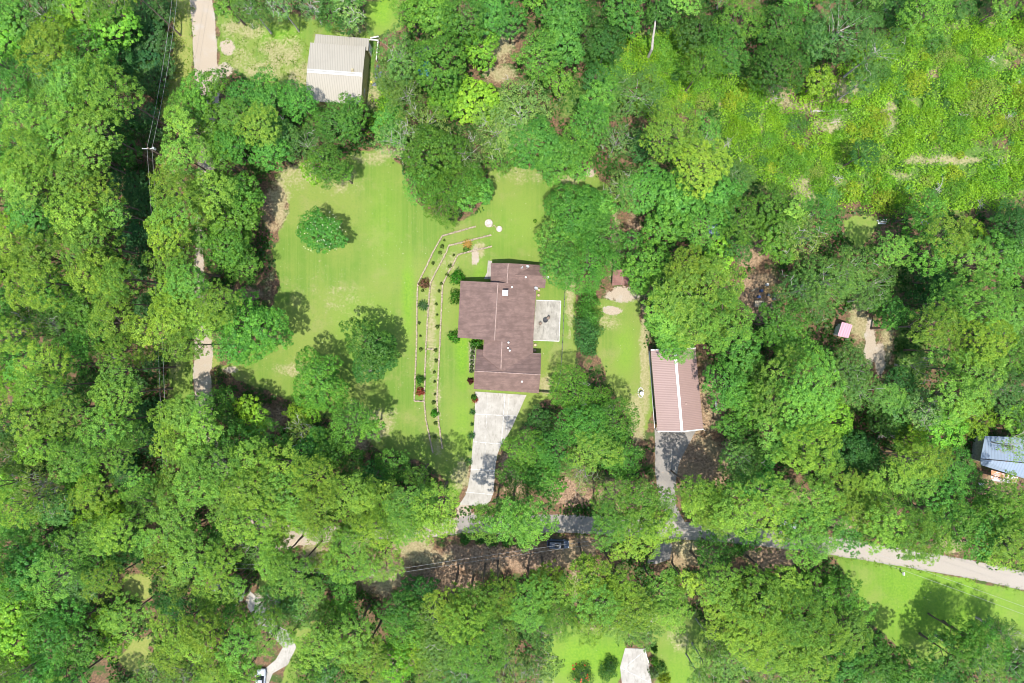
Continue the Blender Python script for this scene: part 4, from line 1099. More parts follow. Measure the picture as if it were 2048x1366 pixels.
#TREES_BEGIN
T_ = """
25,35,42,O;85,25,45,G;150,20,45,B;220,15,38,K;280,25,36,D;322,18,30,D;300,68,30,B;325,85,26,D;15,82,45,B;60,85,30,D;120,70,42,B;185,55,24,G;228,60,44,B;250,92,40,B;95,102,45,P;180,108,45,O;235,108,30,D;282,125,35,B;325,128,26,D;25,122,30,D;
50,142,42,O;112,155,45,K;165,165,48,P;215,178,56,P;292,152,45,D;25,190,45,O;85,195,42,O;130,222,46,P;60,245,42,P;110,277,50,P;190,262,48,P;20,282,42,O;285,228,32,O;245,248,28,D;300,262,26,O;165,312,50,P;60,320,52,P;240,302,32,D;20,345,42,B;
50,368,50,P;140,362,46,P;95,382,36,D;252,365,40,O;192,390,44,P;272,405,32,O;14,442,26,B;60,430,42,O;157,437,50,P;172,482,58,P;227,420,30,P;30,495,50,P;82,517,46,P;88,470,30,D;265,462,35,D;272,495,30,D;202,547,46,P;60,562,58,P;238,560,35,P;275,535,22,B;
110,592,46,O;180,602,48,O;225,602,32,P;20,612,40,O;287,612,26,D;50,642,46,G;110,652,45,K;170,642,40,O;232,642,45,P;20,672,36,P;180,678,40,O;282,662,30,P;
40,712,45,O;92,732,46,P;150,702,40,O;242,700,32,P;290,702,25,P;302,727,24,B;20,762,36,B;80,777,36,P;132,782,35,D;60,832,50,P;130,832,46,P;180,772,30,D;235,792,44,P;210,852,42,P;270,775,26,D;20,852,35,D;285,832,35,D;170,882,45,O;80,892,36,P;30,912,40,K;150,922,40,P;230,912,36,P;
290,882,30,D;15,967,36,B;75,972,50,G;160,957,36,B;190,987,40,P;248,947,32,O;280,972,35,P;318,967,22,P;300,1007,44,P;222,1022,32,B;40,1012,35,P;110,1012,40,K;20,1042,40,O;350,992,36,P;400,967,44,P;
30,1092,45,O;90,1072,42,O;60,1132,48,O;170,1042,22,B;182,1072,40,P;240,1062,40,P;150,1102,45,K;110,1152,50,P;190,1122,45,O;250,1102,35,D;30,1162,40,O;150,1172,45,K;210,1162,36,P;28,1222,45,B;90,1232,45,O;140,1222,35,O;30,1282,50,B;110,1272,45,O;162,1282,46,O;
212,1240,26,B;250,1232,40,P;20,1332,35,K;80,1352,40,O;130,1342,40,O;222,1292,26,B;355,1262,44,P;408,1262,40,P;395,1290,30,P;310,1345,32,G;365,1350,36,K;430,1340,34,P;482,1295,40,P;405,1165,20,P;370,1200,40,D;330,1195,28,D;445,1222,32,O;480,1350,34,P;
350,1040,50,P;330,1112,38,P;388,1112,48,P;440,1120,36,P;370,1065,26,O;440,1062,28,O;500,1042,46,P;480,1078,22,G;508,1110,30,K;
455,8,30,O;500,12,34,K;560,8,26,G;620,8,28,G;700,25,28,G;695,48,22,D;430,165,25,O;395,185,36,O;380,222,44,O;360,245,30,P;395,265,36,K;440,252,48,O;500,192,40,O;540,215,42,O;475,235,35,P;450,292,32,O;520,252,40,P;600,208,34,O;530,165,26,O;545,300,36,O;
560,270,34,K;615,288,44,K;590,188,28,O;680,245,42,O;705,228,34,O;655,330,40,O;682,345,22,O;628,340,26,B;360,312,38,P;338,345,30,P;350,382,42,P;350,430,42,P;338,470,42,P;450,430,74,A;425,382,44,P;490,385,34,O;350,532,44,P;372,562,38,P;450,502,40,O;482,530,38,O;470,292,34,O;442,312,30,O;
345,592,38,P;378,622,42,P;342,642,42,P;368,690,38,P;440,605,36,P;500,655,72,A;468,690,40,O;
350,832,40,P;385,822,36,P;348,882,40,P;400,872,44,P;442,802,28,O;372,922,48,P;430,932,48,P;442,852,38,O;495,815,26,B;470,882,40,O;510,842,28,B;540,882,42,O;500,922,44,P;560,932,48,P;598,832,26,B;622,828,20,B;602,865,28,G;638,764,54,A;738,688,50,A;750,720,42,A;
622,902,40,O;702,848,46,O;740,852,26,O;662,902,42,O;630,952,44,P;570,982,48,P;510,982,48,P;450,992,48,P;700,930,36,D;700,990,46,P;640,1012,46,P;580,1022,40,P;760,1002,46,P;745,955,30,D;838,955,24,P;822,1008,48,P;872,1012,46,P;792,1040,42,P;720,1042,38,P;
552,1122,38,P;582,1146,44,P;540,1082,26,O;702,1112,52,P;762,1120,46,P;650,1122,26,P;630,1180,22,P;560,1205,42,K;602,1215,46,K;690,1180,26,O;682,1218,26,B;662,1225,26,O;530,1265,40,P;640,1292,44,P;700,1282,48,P;730,1312,46,P;650,1345,38,K;622,1335,38,O;
800,1222,40,O;812,1252,44,O;832,1182,34,D;862,1242,48,K;900,1212,42,P;932,1242,52,P;962,1202,38,P;992,1190,38,P;960,1292,56,P;880,1292,48,K;830,1302,42,B;792,1322,38,B;870,1342,44,K;930,1350,44,K;1002,1262,38,K;1010,1332,40,G;
1060,1202,52,P;1090,1162,34,P;1112,1212,46,P;1180,1152,42,P;1192,1202,46,P;1240,1172,34,P;1262,1212,48,P;1322,1190,44,P;1342,1222,36,P;1252,1250,44,K;1284,1262,34,K;1180,1240,38,P;1120,1240,32,P;1062,1242,34,K;
1431,1106,42,O;1500,1078,22,O;1440,1172,44,P;1462,1222,56,P;1520,1202,56,P;1500,1272,58,P;1570,1182,46,P;1602,1232,52,P;1640,1182,42,O;1680,1182,34,O;1562,1292,58,P;1642,1282,56,P;1700,1262,42,P;1730,1292,34,O;1602,1342,50,P;1682,1342,48,O;1760,1322,42,O;1812,1342,38,O;1540,1342,44,K;1462,1322,44,K;1422,1282,32,K;1720,1222,28,O;1617,1312,16,B;
1930,1275,34,A;1962,1292,46,A;1902,1312,44,O;2000,1262,30,D;2028,1280,28,G;1960,1332,48,K;2030,1342,38,K;1882,1350,36,D;
990,1042,46,P;1060,1045,46,P;1028,1040,44,P;1232,1012,50,P;1292,1012,52,P;1270,1072,46,P;1215,1050,36,P;1318,1050,36,P;1420,1012,50,P;1472,1022,46,P;1392,982,34,P;1440,1032,38,P;1560,1032,50,P;1622,1052,58,P;1612,1092,38,P;
1762,1050,46,P;1822,1062,54,P;1850,1082,42,P;1720,1022,42,P;1902,1042,48,O;1950,1062,44,O;2002,1032,44,O;2022,1082,42,P;1990,1108,28,P;1882,1002,44,O;1930,962,28,O;1902,932,38,O;
1155,792,54,A;1212,850,56,O;1170,852,52,O;1232,902,42,O;1190,902,46,P;1050,902,40,O;1075,922,42,O;1112,902,42,O;1162,942,38,G;1040,962,42,O;1092,960,36,O;1248,932,28,O;
1150,430,58,A;1120,482,46,O;1192,422,42,O;1200,472,44,O;1122,532,42,O;1178,532,54,A;1225,515,28,O;1265,482,22,O;1290,532,42,O;1300,560,36,O;
1398,600,88,P;1372,538,40,P;1345,625,46,P;1340,665,42,O;1350,692,34,O;1440,640,54,P;
870,312,58,O;900,380,60,A;850,370,44,O;930,302,48,G;940,380,40,O;800,282,42,G;780,252,36,O;850,252,48,G;1040,232,64,G;990,262,48,G;1072,292,54,O;1122,320,42,O;1002,308,36,O;1150,292,42,O;1160,335,26,O;950,202,46,B;890,202,34,B;880,132,54,O;
800,112,48,K;790,152,42,K;812,192,42,K;960,92,40,B;925,42,46,O;870,30,46,O;822,20,36,O;980,18,40,O;1020,42,32,O;1080,112,46,O;1170,62,62,D;1130,30,42,O;1122,80,46,O;1212,90,36,D;1272,190,56,K;1200,202,42,O;1180,252,42,O;1235,280,36,G;
1340,262,56,P;1400,330,54,P;1380,290,40,G;1250,372,38,G;1300,382,54,O;1350,402,48,O;1440,402,46,O;1400,452,48,O;1330,452,44,O;1470,352,34,K;1480,442,42,O;1540,422,42,O;1560,472,44,O;1602,472,46,G;1640,432,38,O;1500,270? 
1250,18,42,O;1330,20,40,D;1450,100,44,O;1405,132,36,O;1400,62,44,D;1480,42,46,O;1560,60,44,D;1555,140,52,D;1640,160,30,B;1620,82,42,D;1680,60,66,K;1752,102,46,K;1730,160,28,K;1850,28,44,O;1800,12,36,D;1731,308,28,D;
1700,540,46,K;1650,562,54,K;1748,570,44,K;1600,582,46,K;1636,604,36,K;1740,598,26,K;1560,645,44,O;1582,692,48,O;1850,425,36,O;1862,502,46,O;1890,470,42,P;1940,520,44,P;2002,522,46,O;1902,602,46,P;1952,602,54,P;2012,622,46,P;1870,562,36,D;2030,452,38,D;
2022,428,30,D;1962,682,52,P;1872,652,42,P;1902,702,42,P;2022,702,46,O;1952,742,46,P;2012,782,46,K;1922,792,48,P;1942,832,44,B;1580,742,48,P;1622,762,54,P;1552,802,46,P;1602,822,54,P;1662,832,42,B;1560,872,46,P;1612,892,54,P;1642,932,42,P;1700,742,44,K;
1722,782,42,K;1480,702,46,O;1450,772,44,O;1502,752,44,O;1490,802,42,O;1490,872,34,D;1482,922,46,K;1512,962,42,O;1542,992,46,P;1702,902,44,D;1742,932,42,D;1792,962,46,P;1832,962,36,P;1862,922,36,P;1802,762,28,D;1852,822,42,G;1882,862,42,B;
1822,882,32,B;1822,922,36,P;1682,982,46,P;1632,1002,46,P;1732,992,46,P;1460,850,26,O;1500,500? 
392,372,24,P;398,432,24,P;394,478,24,P;398,572,22,P;394,622,22,P;402,660,26,P;404,300,22,P;425,640,24,P;
540,1238,22,P;490,1238,26,O;440,1182,30,P;470,1172,22,P;412,1200,24,P;455,1200,22,P;575,1275,16,P;
648,1062,30,P;695,1070,28,P;750,1058,34,P;815,1052,36,P;868,1048,34,P;610,1045,24,P;560,1060,26,P;
2035,895,30,G;1078,1335,36,G;1086,1292,22,K;1412,1332,30,K;1402,1362,24,K;2018,992,32,P;1975,985,28,O;2020,960,16,P;
"""  # the larger pine just below the tin roof is added to shade it
#TREES_END
for rec in T_.replace('\n', ';').split(';'):
    rec = rec.strip().rstrip('?').strip()
    f = rec.split(',')
    if len(f) != 4 or '?' in rec: continue
    tree(float(f[0]), float(f[1]), float(f[2]), f[3].strip())

# open ground that no filler tree may cover
OPENP = [LAWN[i] for i in range(len(LAWN))] + [P(1130,580,1215,580,1215,740,1130,740), P(520,375,600,375,600,460,520,460), P(900,480,1140,500,1140,800,900,830), P(1295,690,1415,690,1440,870,1400,960,1300,960), P(600,60,760,60,760,180,740,215,660,180,600,190),
     P(940,780,1060,780,1000,1010,915,1015), P(1100,1030,1190,1030,1190,1110,900,1140,890,1040), P(820,1080,1230,1070,1240,1130,1000,1150,860,1190), P(1500,470,1545,470,1545,520,1570,560,1570,640,1500,640),
     P(1960,870,2048,870,2048,970,1960,975), P(1210,535,1285,535,1290,610,1200,620), P(1450,180,1620,180,1700,110,1770,170,1800,60,1900,40,2060,60,2060,415,1880,420,1760,430,1660,400,1560,390,1480,330,1440,250),
     P(1225,420,1260,420,1285,500,1250,520,1225,470), P(1660,630,1760,630,1785,760,1740,760,1700,680), P(990,45,1040,60,1030,165,970,170), P(1290,40,1420,60,1400,230,1280,250,1260,130), P(385,-20,440,-20,440,120,385,150),
     P(1350,1040,1400,1040,1400,1080,1340,1120,1310,1150,1330,1080), P(330,120,380,120,350,300,325,330,325,200), P(290,290,330,290,335,350,300,350), P(770,1100,860,1100,810,1270,760,1270), P(1100,950,1210,945,1190,1010,1100,1010),
     P(1150,590,1205,590,1205,710,1150,710), P(745,60,800,60,780,230,745,230), P(1400,770,1450,790,1440,930,1390,930), P(825,90,870,90,870,160,825,160), P(1236,1290,1312,1290,1318,1400,1230,1400), P(545,1250,600,1258,602,1300,570,1350,500,1400,495,1345,545,1310), P(488,1182,540,1192,570,1262,540,1275,490,1230), P(1090,1262,1250,1262,1250,1366,1070,1366), P(560,1055,870,1085,870,1110,620,1130,560,1110),
     P(1400,1075,1470,1060,1560,1120,1400,1160), P(510,1300,560,1300,560,1380,500,1380), P(1420,440,1440,440,1440,480,1415,480), P(480,575,510,560,545,590,500,605), P(395,690,420,690,430,790,385,790)]
# ---- keep hand-placed trees, then fill what forest is still bare
def fill_forest():
    r = random.Random(11)
    step = 8
    gx = np.arange(-40, 2090, step); gy = np.arange(-40, 1410, step); GX, GY = np.meshgrid(gx, gy)
    free = np.ones(GX.shape, bool)
    for p in OPENP: free &= sdf(GX.astype(float), GY.astype(float), p) < 12
    for t in TREES: free &= np.hypot(GX - t[0], GY - t[1]) > t[2] * .80
    for a, b in ((GRAVEL_LINE[0][:3], 26), (ASPH_LINE[0][:5], 20), (ASPH_LINE[0][8:], 24)): free &= seg_dist(GX.astype(float), GY.astype(float), a, False) > b
    cand = [(float(x), float(y)) for x, y in zip(GX[free], GY[free])]
    r.shuffle(cand); added = []
    near_open = lambda x, y: max(float(sdf(np.array([x]), np.array([y]), p)[0]) for p in OPENP)
    for rad in (30, 22):
        for x, y in cand:
            if len(added) >= 85: break
            if -near_open(x, y) < rad * .7: continue
            if all(math.hypot(x - t[0], y - t[1]) > t[2] * .80 + rad * .35 for t in TREES) :
                k = 'OKDBPO'[r.randrange(6)]
                if x < 700 and y > 600: k = 'OPKPDP'[r.randrange(6)]
                TREES.append([x + r.uniform(-4, 4), y + r.uniform(-4, 4), rad * r.uniform(.9, 1.15), k, None, r.uniform(.62, .8), None]); added.append(1)
    print('filler trees', len(added), 'of', len(TREES))
fill_forest()

LAND = [((675,140),'tan metal shed'),((300,297),'left utility pole'),((1000,560),'north house roof'),((1015,770),'south house roof'),((1355,785),'red metal garage'),((1115,1086),'dark parked SUV'),
 ((2005,915),'blue-grey tin roof'),((645,462),'flowering magnolia'),((1690,657),'pink shed roof'),((1245,558),'small brown shed roof'),((1427,460),'blue-grey tarp'),((1657,221),'long pale log'),((1308,60),'bare dead snag'),
 ((848,138),'teal tarp'),((1275,1330),'bottom concrete driveway'),((270,1315),'yellow ploughed patch'),((0,1366),'bottom-left photo corner'),((0,0),'top-left photo corner'),((2048,1366),'bottom-right photo corner'),((2048,0),'top-right photo corner'),
 ((1801,1143),'white mailbox'),((1761,443),'pale lumber pile'),((524,1357),'bottom white car'),((230,725),'fallen pale branch'),((1525,595),'junk heap'),((965,1000),'house driveway foot'),((408,60),'upper gravel lane'),
 ((408,740),'lower gravel lane'),((1850,447),'bright blue scrap'),((0,683),'left edge midpoint'),((1170,650),'dark evergreen hedge'),((1571,1047),'half-hidden light car'),((455,1184),'grey carport roof'),((1345,900),'asphalt apron'),((1024,0),'top edge midpoint'),((1000,1366),'bottom edge midpoint'),((1880,375),'white dead branches'),((2015,238),'bleached lying branches'),((865,900),'lowest terrace wall')]
DIRS = ['right of', 'upper right of', 'above', 'upper left of', 'left of', 'lower left of', 'below', 'lower right of']
ORD = ['nearest', 'second', 'third', 'fourth', 'fifth', 'sixth', 'seventh', 'eighth', 'ninth', 'tenth', 'eleventh', 'twelfth', 'thirteenth', 'fourteenth', 'fifteenth', 'sixteenth', 'seventeenth', 'eighteenth', 'nineteenth', 'twentieth', 'twenty-first', 'twenty-second', 'twenty-third', 'twenty-fourth']
def place_labels(items, what):
    """items: (px, py). words for each that count outward from the nearest landmark"""
    bins = {}
    for i, (x, y) in enumerate(items):
        L, nm = min(LAND, key=lambda q: (q[0][0] - x) ** 2 + (q[0][1] - y) ** 2)
        a = math.atan2(L[1] - y, x - L[0]); d = DIRS[int(round(a / (math.pi / 4))) % 8]
        bins.setdefault((nm, d), []).append((math.hypot(L[0] - x, L[1] - y), i))
    out = [None] * len(items)
    for (nm, d), lst in bins.items():
        for o, (_, i) in enumerate(sorted(lst)):
            out[i] = f"{'the ' if o == 0 else ''}{ORD[min(o, 23)]} {what} {d} the {nm}" if len(lst) > 1 else f"the only {what} just {d} the {nm}"
    return out

def put_tree(px, py, rp, k, tone, hs, name, idx, lab):
    r = random.Random(idx * 31 + 5)
    K = KIND[k]
    size = 'S' if rp < 32 else ('M' if rp < 52 else 'L')
    me, tm, H, Rr = proto(k, size, r.randrange(NVAR[size]))
    if 246 < px < 330 and py < 960 and k != 'P': hs = .45; rp *= .9; tone = (.05, .14, .04)  # shade of the taller pines is put into these low trees' tone
    if px < 250 and k == 'P': hs = r.uniform(1.05, 1.3)
    sz = (hs if hs else (r.uniform(.78, 1.2) * min(1.05, .74 + rp / 150)))
    Ht = H * sz
    x, y, _ = W(px, py, Ht + Rr * .2)
    rad = rp * SC * (CAMH - Ht) / CAMH
    s = rad / Rr
    zs = (Ht / H)
    root = bpy.data.objects.new(name or NAME[k], None); COL.objects.link(root)
    root.location = (x, y, 0); root.rotation_euler = (0, 0, r.uniform(0, 6.28)); root.scale = (s * r.uniform(.93, 1.08), s * r.uniform(.93, 1.08), zs)
    c = bpy.data.objects.new('crown', me); COL.objects.link(c); c.parent = root
    col = tone or TONE[k]
    # undo part of the vertical stretch round the crown centre so leaves keep their shape
    v = r.uniform(.74, 1.24); hshift = r.uniform(-.17, .17)
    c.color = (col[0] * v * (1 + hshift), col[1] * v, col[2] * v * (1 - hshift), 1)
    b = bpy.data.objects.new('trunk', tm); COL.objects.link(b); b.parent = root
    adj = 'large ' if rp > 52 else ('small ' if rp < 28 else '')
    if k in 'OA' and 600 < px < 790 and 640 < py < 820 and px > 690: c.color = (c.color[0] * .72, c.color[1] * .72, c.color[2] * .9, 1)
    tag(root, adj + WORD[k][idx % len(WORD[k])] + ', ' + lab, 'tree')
    if name: return root
    root['group'] = {'P': 'pines of the wood', 'O': 'broadleaf trees of the wood', 'A': 'dense trees at the lawn edge', 'K': 'feathery trees of the wood', 'D': 'dark evergreens of the wood', 'B': 'bright young trees of the wood', 'G': 'twiggy trees of the wood'}[k]
    return root
labs = place_labels([(t[0], t[1]) for t in TREES], 'tree')
for i, t in enumerate(TREES): put_tree(*t, i, labs[i])

# ------------------------------------------------------------------ single garden trees and shrubs
def shrub_mesh(Rr, H, n, w, l, seed, spiky=False, flowers=0.0):
    r = np.random.default_rng(seed)
    d = r.standard_normal((n, 3)); d[:, 2] = np.abs(d[:, 2]); d /= np.linalg.norm(d, axis=1, keepdims=True)
    ph = r.random(3) * 6.28; th = np.arctan2(d[:, 1], d[:, 0])
    o = 1 + .14 * np.sin(3 * th + ph[0]) + .10 * np.sin(5 * th + ph[1])
    rr = (.55 + .5 * r.random(n)) * o
    C = d * rr[:, None] * np.array([Rr, Rr, H]) + np.array([0, 0, .12])
    if spiky:
        fr = 13; a_ = (r.integers(0, fr, n) + r.normal(0, .09, n)) / fr * 6.2832; el = .25 + .35 * r.random(n)
        d = np.stack([np.cos(a_) * np.cos(el), np.sin(a_) * np.cos(el), np.sin(el)], 1)
        rr = .25 + .55 * r.random(n); C = d * rr[:, None] * np.array([Rr, Rr, H * .8]) + np.array([0, 0, .15])
        Nn = np.array([0, 0, 1.]) + .5 * r.standard_normal((n, 3)); dirs = d
        Lw = w * (.7 + .6 * r.random(n)); Lh = l * (.7 + .6 * r.random(n))
    else:
        Nn = d + .6 * r.standard_normal((n, 3)); dirs = None
        Lw = w * (.7 + .6 * r.random(n)); Lh = l * (.7 + .6 * r.random(n))
    return C, Nn, Lw, Lh, dirs
SHM = {}
def shrub(px, py, rp, col, label, name='shrub', cat='shrub', H=None, spiky=False, group=None, dens=1.0, stem=True, seed=None, kind_n=None):
    Rr = rp * SC; H = H or Rr * .8
    key = (round(Rr, 1) if Rr > .6 else .5, spiky, (seed or 0) % 4)
    if key not in SHM:
        n = int((120 if Rr < .6 else 170 * Rr * Rr + 120) * dens); n = min(n, 4000)
        a = shrub_mesh(1.0, 1.0, n, (.09 if spiky else .22) / max(Rr, .5), (.55 if spiky else .26 / max(Rr, .5)), len(SHM) + 3, spiky)
        sm = MB()
        for q in range(5):
            an = q * 1.26; sm.tube([(0, 0, -.05), (.25 * math.cos(an), .25 * math.sin(an), .45)], [.05, .025], 5)
        smm = sm.mesh('stem'); smm.materials.append(M_bark)
        SHM[key] = (leaf_mesh('foliage', *a, seed=len(SHM)), smm)
    me, sm = SHM[key]
    root = bpy.data.objects.new(name, None); COL.objects.link(root)
    x, y, _ = W(px, py, H * .5); root.location = (x, y, 0); r = random.Random(int(px * 7 + py)); root.rotation_euler = (0, 0, r.uniform(0, 6.28)); root.scale = (Rr, Rr, H)
    f = bpy.data.objects.new('foliage', me); COL.objects.link(f); f.parent = root; v = r.uniform(.88, 1.12); f.color = (col[0] * v, col[1] * v, col[2] * v, 1)
    s_ = bpy.data.objects.new('stem', sm); COL.objects.link(s_); s_.parent = root
    tag(root, label, cat, group)
    return root

# the flowering magnolia and other singles
mg = put_tree(640, 463, 43, 'A', (.075, .25, .035), .62, 'magnolia_tree', 901, 'x')
tag(mg, 'lone round magnolia dotted with white flowers on the open lawn', 'tree'); 
def blossoms(root, Rr, H, n, size, col, name='blossoms', seed=1, zs=1.0):
    r = np.random.default_rng(seed)
    d = r.standard_normal((n, 3)); d[:, 2] = np.abs(d[:, 2]) * .9; d /= np.linalg.norm(d, axis=1, keepdims=True)
    C = d * np.array([Rr, Rr, Rr * .72]) * (.95 + .12 * r.random((n, 1))) + np.array([0, 0, H])
    me = leaf_mesh(name, C, d + .4 * r.standard_normal((n, 3)) + np.array([0, 0, .6]), np.full(n, size), np.full(n, size), seed=seed)
    o = link(name, me, None, root); o.color = (*col, 1); return o
mgc = [c for c in mg.children if c.name.startswith('crown')][0]
mesh_R = 4.4
blossoms(mg, 4.6, 8.6, 85, .24, (.55, .58, .46))
shrub(914.6, 556, 17, (.045, .21, .015), 'bright green bushy shrub at the north-west corner of the house', H=2.4, seed=1)
shrub(912.5, 594, 16, (.05, .17, .015), 'rounded dark green shrub tucked against the west eave of the house', H=2.0, seed=2)
shrub(908.5, 673, 14, (.05, .19, .015), 'round green shrub at the south-west corner of the wide roof', H=1.9, seed=3)
shrub(955, 685, 12, (.045, .17, .015), 'green shrub in the nook between the two west roof edges', H=1.7, seed=1)
shrub(947, 688, 8, (.05, .15, .02), 'small dark shrub left of the one in the west nook', H=1.2, seed=2)
shrub(941, 762, 7, (.10, .035, .03), 'small dark red shrub by the south-west corner of the garage wing', H=1.0, seed=3)
shrub(848, 567, 12, (.17, .085, .055), 'round reddish brown shrub at the bend of the terrace walls', H=1.5, seed=1, name='bush', cat='bush')
shrub(846, 611, 13, (.055, .13, .045), 'dark green shrub below the reddish brown one between terrace walls', H=1.6, seed=2, name='bush', cat='bush', spiky=True)
shrub(840, 759, 10, (.04, .14, .02), 'dark green shrub directly above the red one at the lower terrace', H=1.4, seed=3, name='bush', cat='bush')
shrub(840, 783, 9.5, (.26, .055, .04), 'red shrub at the bottom of the outer terrace strip', H=1.3, seed=1, name='bush', cat='bush')
shrub(869, 826.7, 8.5, (.06, .26, .02), 'bright green shrub low between the lower terrace walls', H=1.2, seed=2, name='bush', cat='bush')
shrub(934.5, 488, 11.5, (.42, .27, .075), 'round golden spiky grass clump between the upper terrace walls', H=1.3, seed=1, name='grass_clump', cat='ornamental grass', spiky=True, dens=1.6)
shrub(933, 497, 8, (.07, .16, .02), 'green fringe plant under the golden grass clump', H=.6, seed=3)
row1 = [(890,483),(884,492),(878,506.5),(866.6,524.6),(844,582),(840,643.7),(840.5,672.5),(840,701.5)]
row2 = [(909,512.8),(899.6,531.4),(892,551),(883.4,565.6),(877,583),(874,606),(874,630),(873,656),(872,700),(871,723),(870,743),(869,764.6),(868,786.6),(868,805.4),(870,849),(872,873)]
for rows, nm in ((row1, 'outer strip'), (row2, 'inner strip')):
    for i, (a, b) in enumerate(rows):
        shrub(a + (i * 37 % 5 - 2) * .9, b + (i * 53 % 7 - 3) * .8, 2.4 + (i * 29 % 6) * .35, (.12, .18, .045), f'small green plant, {ORD[i].replace("nearest","topmost") if i < 15 else "lowest"} of the row in the {nm} between terrace walls', 'small_plant', 'plant', .7, seed=i, group='small plants in rows between the terrace walls')
for a, b, rr, lab in ((944.7,824,8,'spiky palm-like plant by the driveway, just below the red one'),(944,849,5,'smallest spiky plant left of the driveway'),(942.6,872,10,'largest spiky palm-like plant left of the driveway'),(940,900,5,'small spiky plant between two big ones left of the driveway'),(937.6,924,9.5,'lowest spiky palm-like plant left of the driveway')):
    shrub(a, b, rr, (.04, .13, .035), lab, 'palm_plant', 'plant', 1.2, True, 'spiky plants along the driveway edge', dens=.6)
shrub(948, 795, 6, (.05, .15, .02), 'green tuft directly above the red-leaved plant at the driveway top', H=1.0, seed=2)
shrub(950, 800, 8.5, (.30, .06, .035), 'red-leaved spiky plant at the top left of the driveway', 'palm_plant', 'plant', 1.2, True, dens=.7)
for i, (a, b) in enumerate(((946,697),(945,706),(944,715),(943.5,724),(943,733),(943,742))):
    shrub(a, b, 4.5, (.10, .15, .06), f'grey-green bed plant, {ORD[i].replace("nearest","topmost")} in the mulch bed beside the house', 'bed_plant', 'plant', .6, seed=i, group='plants in the mulch bed')
# dark hedge
for i, (a, b, rr) in enumerate(((1178,598,22),(1170,618,20),(1182,634,22),(1168,650,22),(1182,664,24),(1168,680,22),(1178,696,20))):
    shrub(a, b, rr, (.08, .22, .065) if i > 2 else (.085, .24, .04), f'dark feathery evergreen, {ORD[i].replace("nearest","topmost")} in the column right of the patio fence', 'hedge_tree', 'hedge', 3.2, seed=i, group='column of evergreens right of the patio', dens=1.3)
# bottom-edge shrubs
for a, b, rr, c, lab in ((1165,1350,24,(.035,.10,.02),'dark red-flowered bush at the bottom edge left of the driveway'),(1215,1345,20,(.05,.14,.025),'green bush close to the left side of the bottom driveway'),(1222,1328,16,(.035,.10,.02),'dark bush just above the green one left of the bottom driveway'),
                    (1309,1298,7,(.04,.11,.02),'small dark shrub at the top right corner of the bottom driveway'),(1308,1322,9,(.06,.16,.02),'green shrub halfway along the right of the bottom driveway'),(1322,1335,12,(.06,.15,.03),'grey-green shrub lower right of the bottom driveway'),
                    (1330,1362,14,(.20,.28,.02),'yellow-green shrub at the bottom edge right of the driveway'),(1308,1345,12,(.09,.15,.06),'pale green shrub hugging the right edge of the bottom driveway')):
    t = shrub(a, b, rr, c, lab, H=1.6, seed=int(a) % 4)
    if a == 1165: blossoms(t, 1.0, .25, 14, .17, (.45, .04, .03), seed=4)
shrub(1070, 442, 4, (.12, .24, .03), 'tiny bright plant in the grass below the north lawn edge', 'small_plant', 'plant', .5)
for i, (a, b, rr) in enumerate(((760,1095,10),(930,1080,12),(962,1078,14),(985,1084,12),(1015,1086,12),(1045,1088,12),(1480,1100,14))):
    shrub(a, b, rr, (.05, .16, .025), f'low dark bush, {ORD[i].replace("nearest","leftmost")} of those along the lower road verge', 'roadside_bush', 'bush', 1.2, seed=i, group='low bushes along the lower road verge')

# ---- scrub bushes of the overgrown field
def scrub_bushes():
    r = random.Random(23); F = P(1450,170,1640,190,1700,120,1800,60,2060,40,2060,400,1880,400,1760,420,1600,380,1480,330)
    F2 = P(1210,90,1430,60,1450,200,1300,230,1200,160); F3 = P(745,170,800,170,790,250,745,250)
    pts = []
    cols = [(.19,.36,.02), (.14,.32,.025), (.25,.35,.03), (.12,.29,.035), (.075,.19,.04), (.21,.30,.06), (.11,.28,.07)]
    for F_, n in ((F, 150), (F2, 36), (F3, 10)):
        lo = F_.min(0); hi = F_.max(0); c = 0; tr = 0
        while c < n and tr < 6000:
            tr += 1
            x, y = r.uniform(lo[0], hi[0]), r.uniform(lo[1], hi[1]); rr = r.choice((9, 12, 14, 18, 24))
            if float(sdf(np.array([x]), np.array([y]), F_)[0]) < 4: continue
            if any(math.hypot(x - q[0], y - q[1]) < (rr + q[2]) * .62 for q in pts): continue
            if any(math.hypot((x - a) / b_, (y - c_) / d_) < .8 for a, c_, b_, d_, _ in DRY if b_ * d_ > 300): continue
            if any(math.hypot(x - t[0], y - t[1]) < t[2] * .8 for t in TREES): continue
            pts.append((x, y, rr)); c += 1
    lb = place_labels([(a, b) for a, b, _ in pts], 'scrub bush')
    for i, (a, b, rr) in enumerate(pts):
        ci = r.choice((0,0,1,1,2,3,3,4,5,6)); wd = ['lime green', 'bright green', 'yellowish', 'fresh green', 'dark green', 'olive', 'blue-green'][ci]
        shrub(a, b, rr * 1.15, cols[ci], f'{wd} bush, {lb[i]}', 'scrub_bush', 'bush', rr * SC * r.uniform(.5, 1.0), seed=i, group='bushes scattered over the overgrown field')
    print('scrub bushes', len(pts))
scrub_bushes()

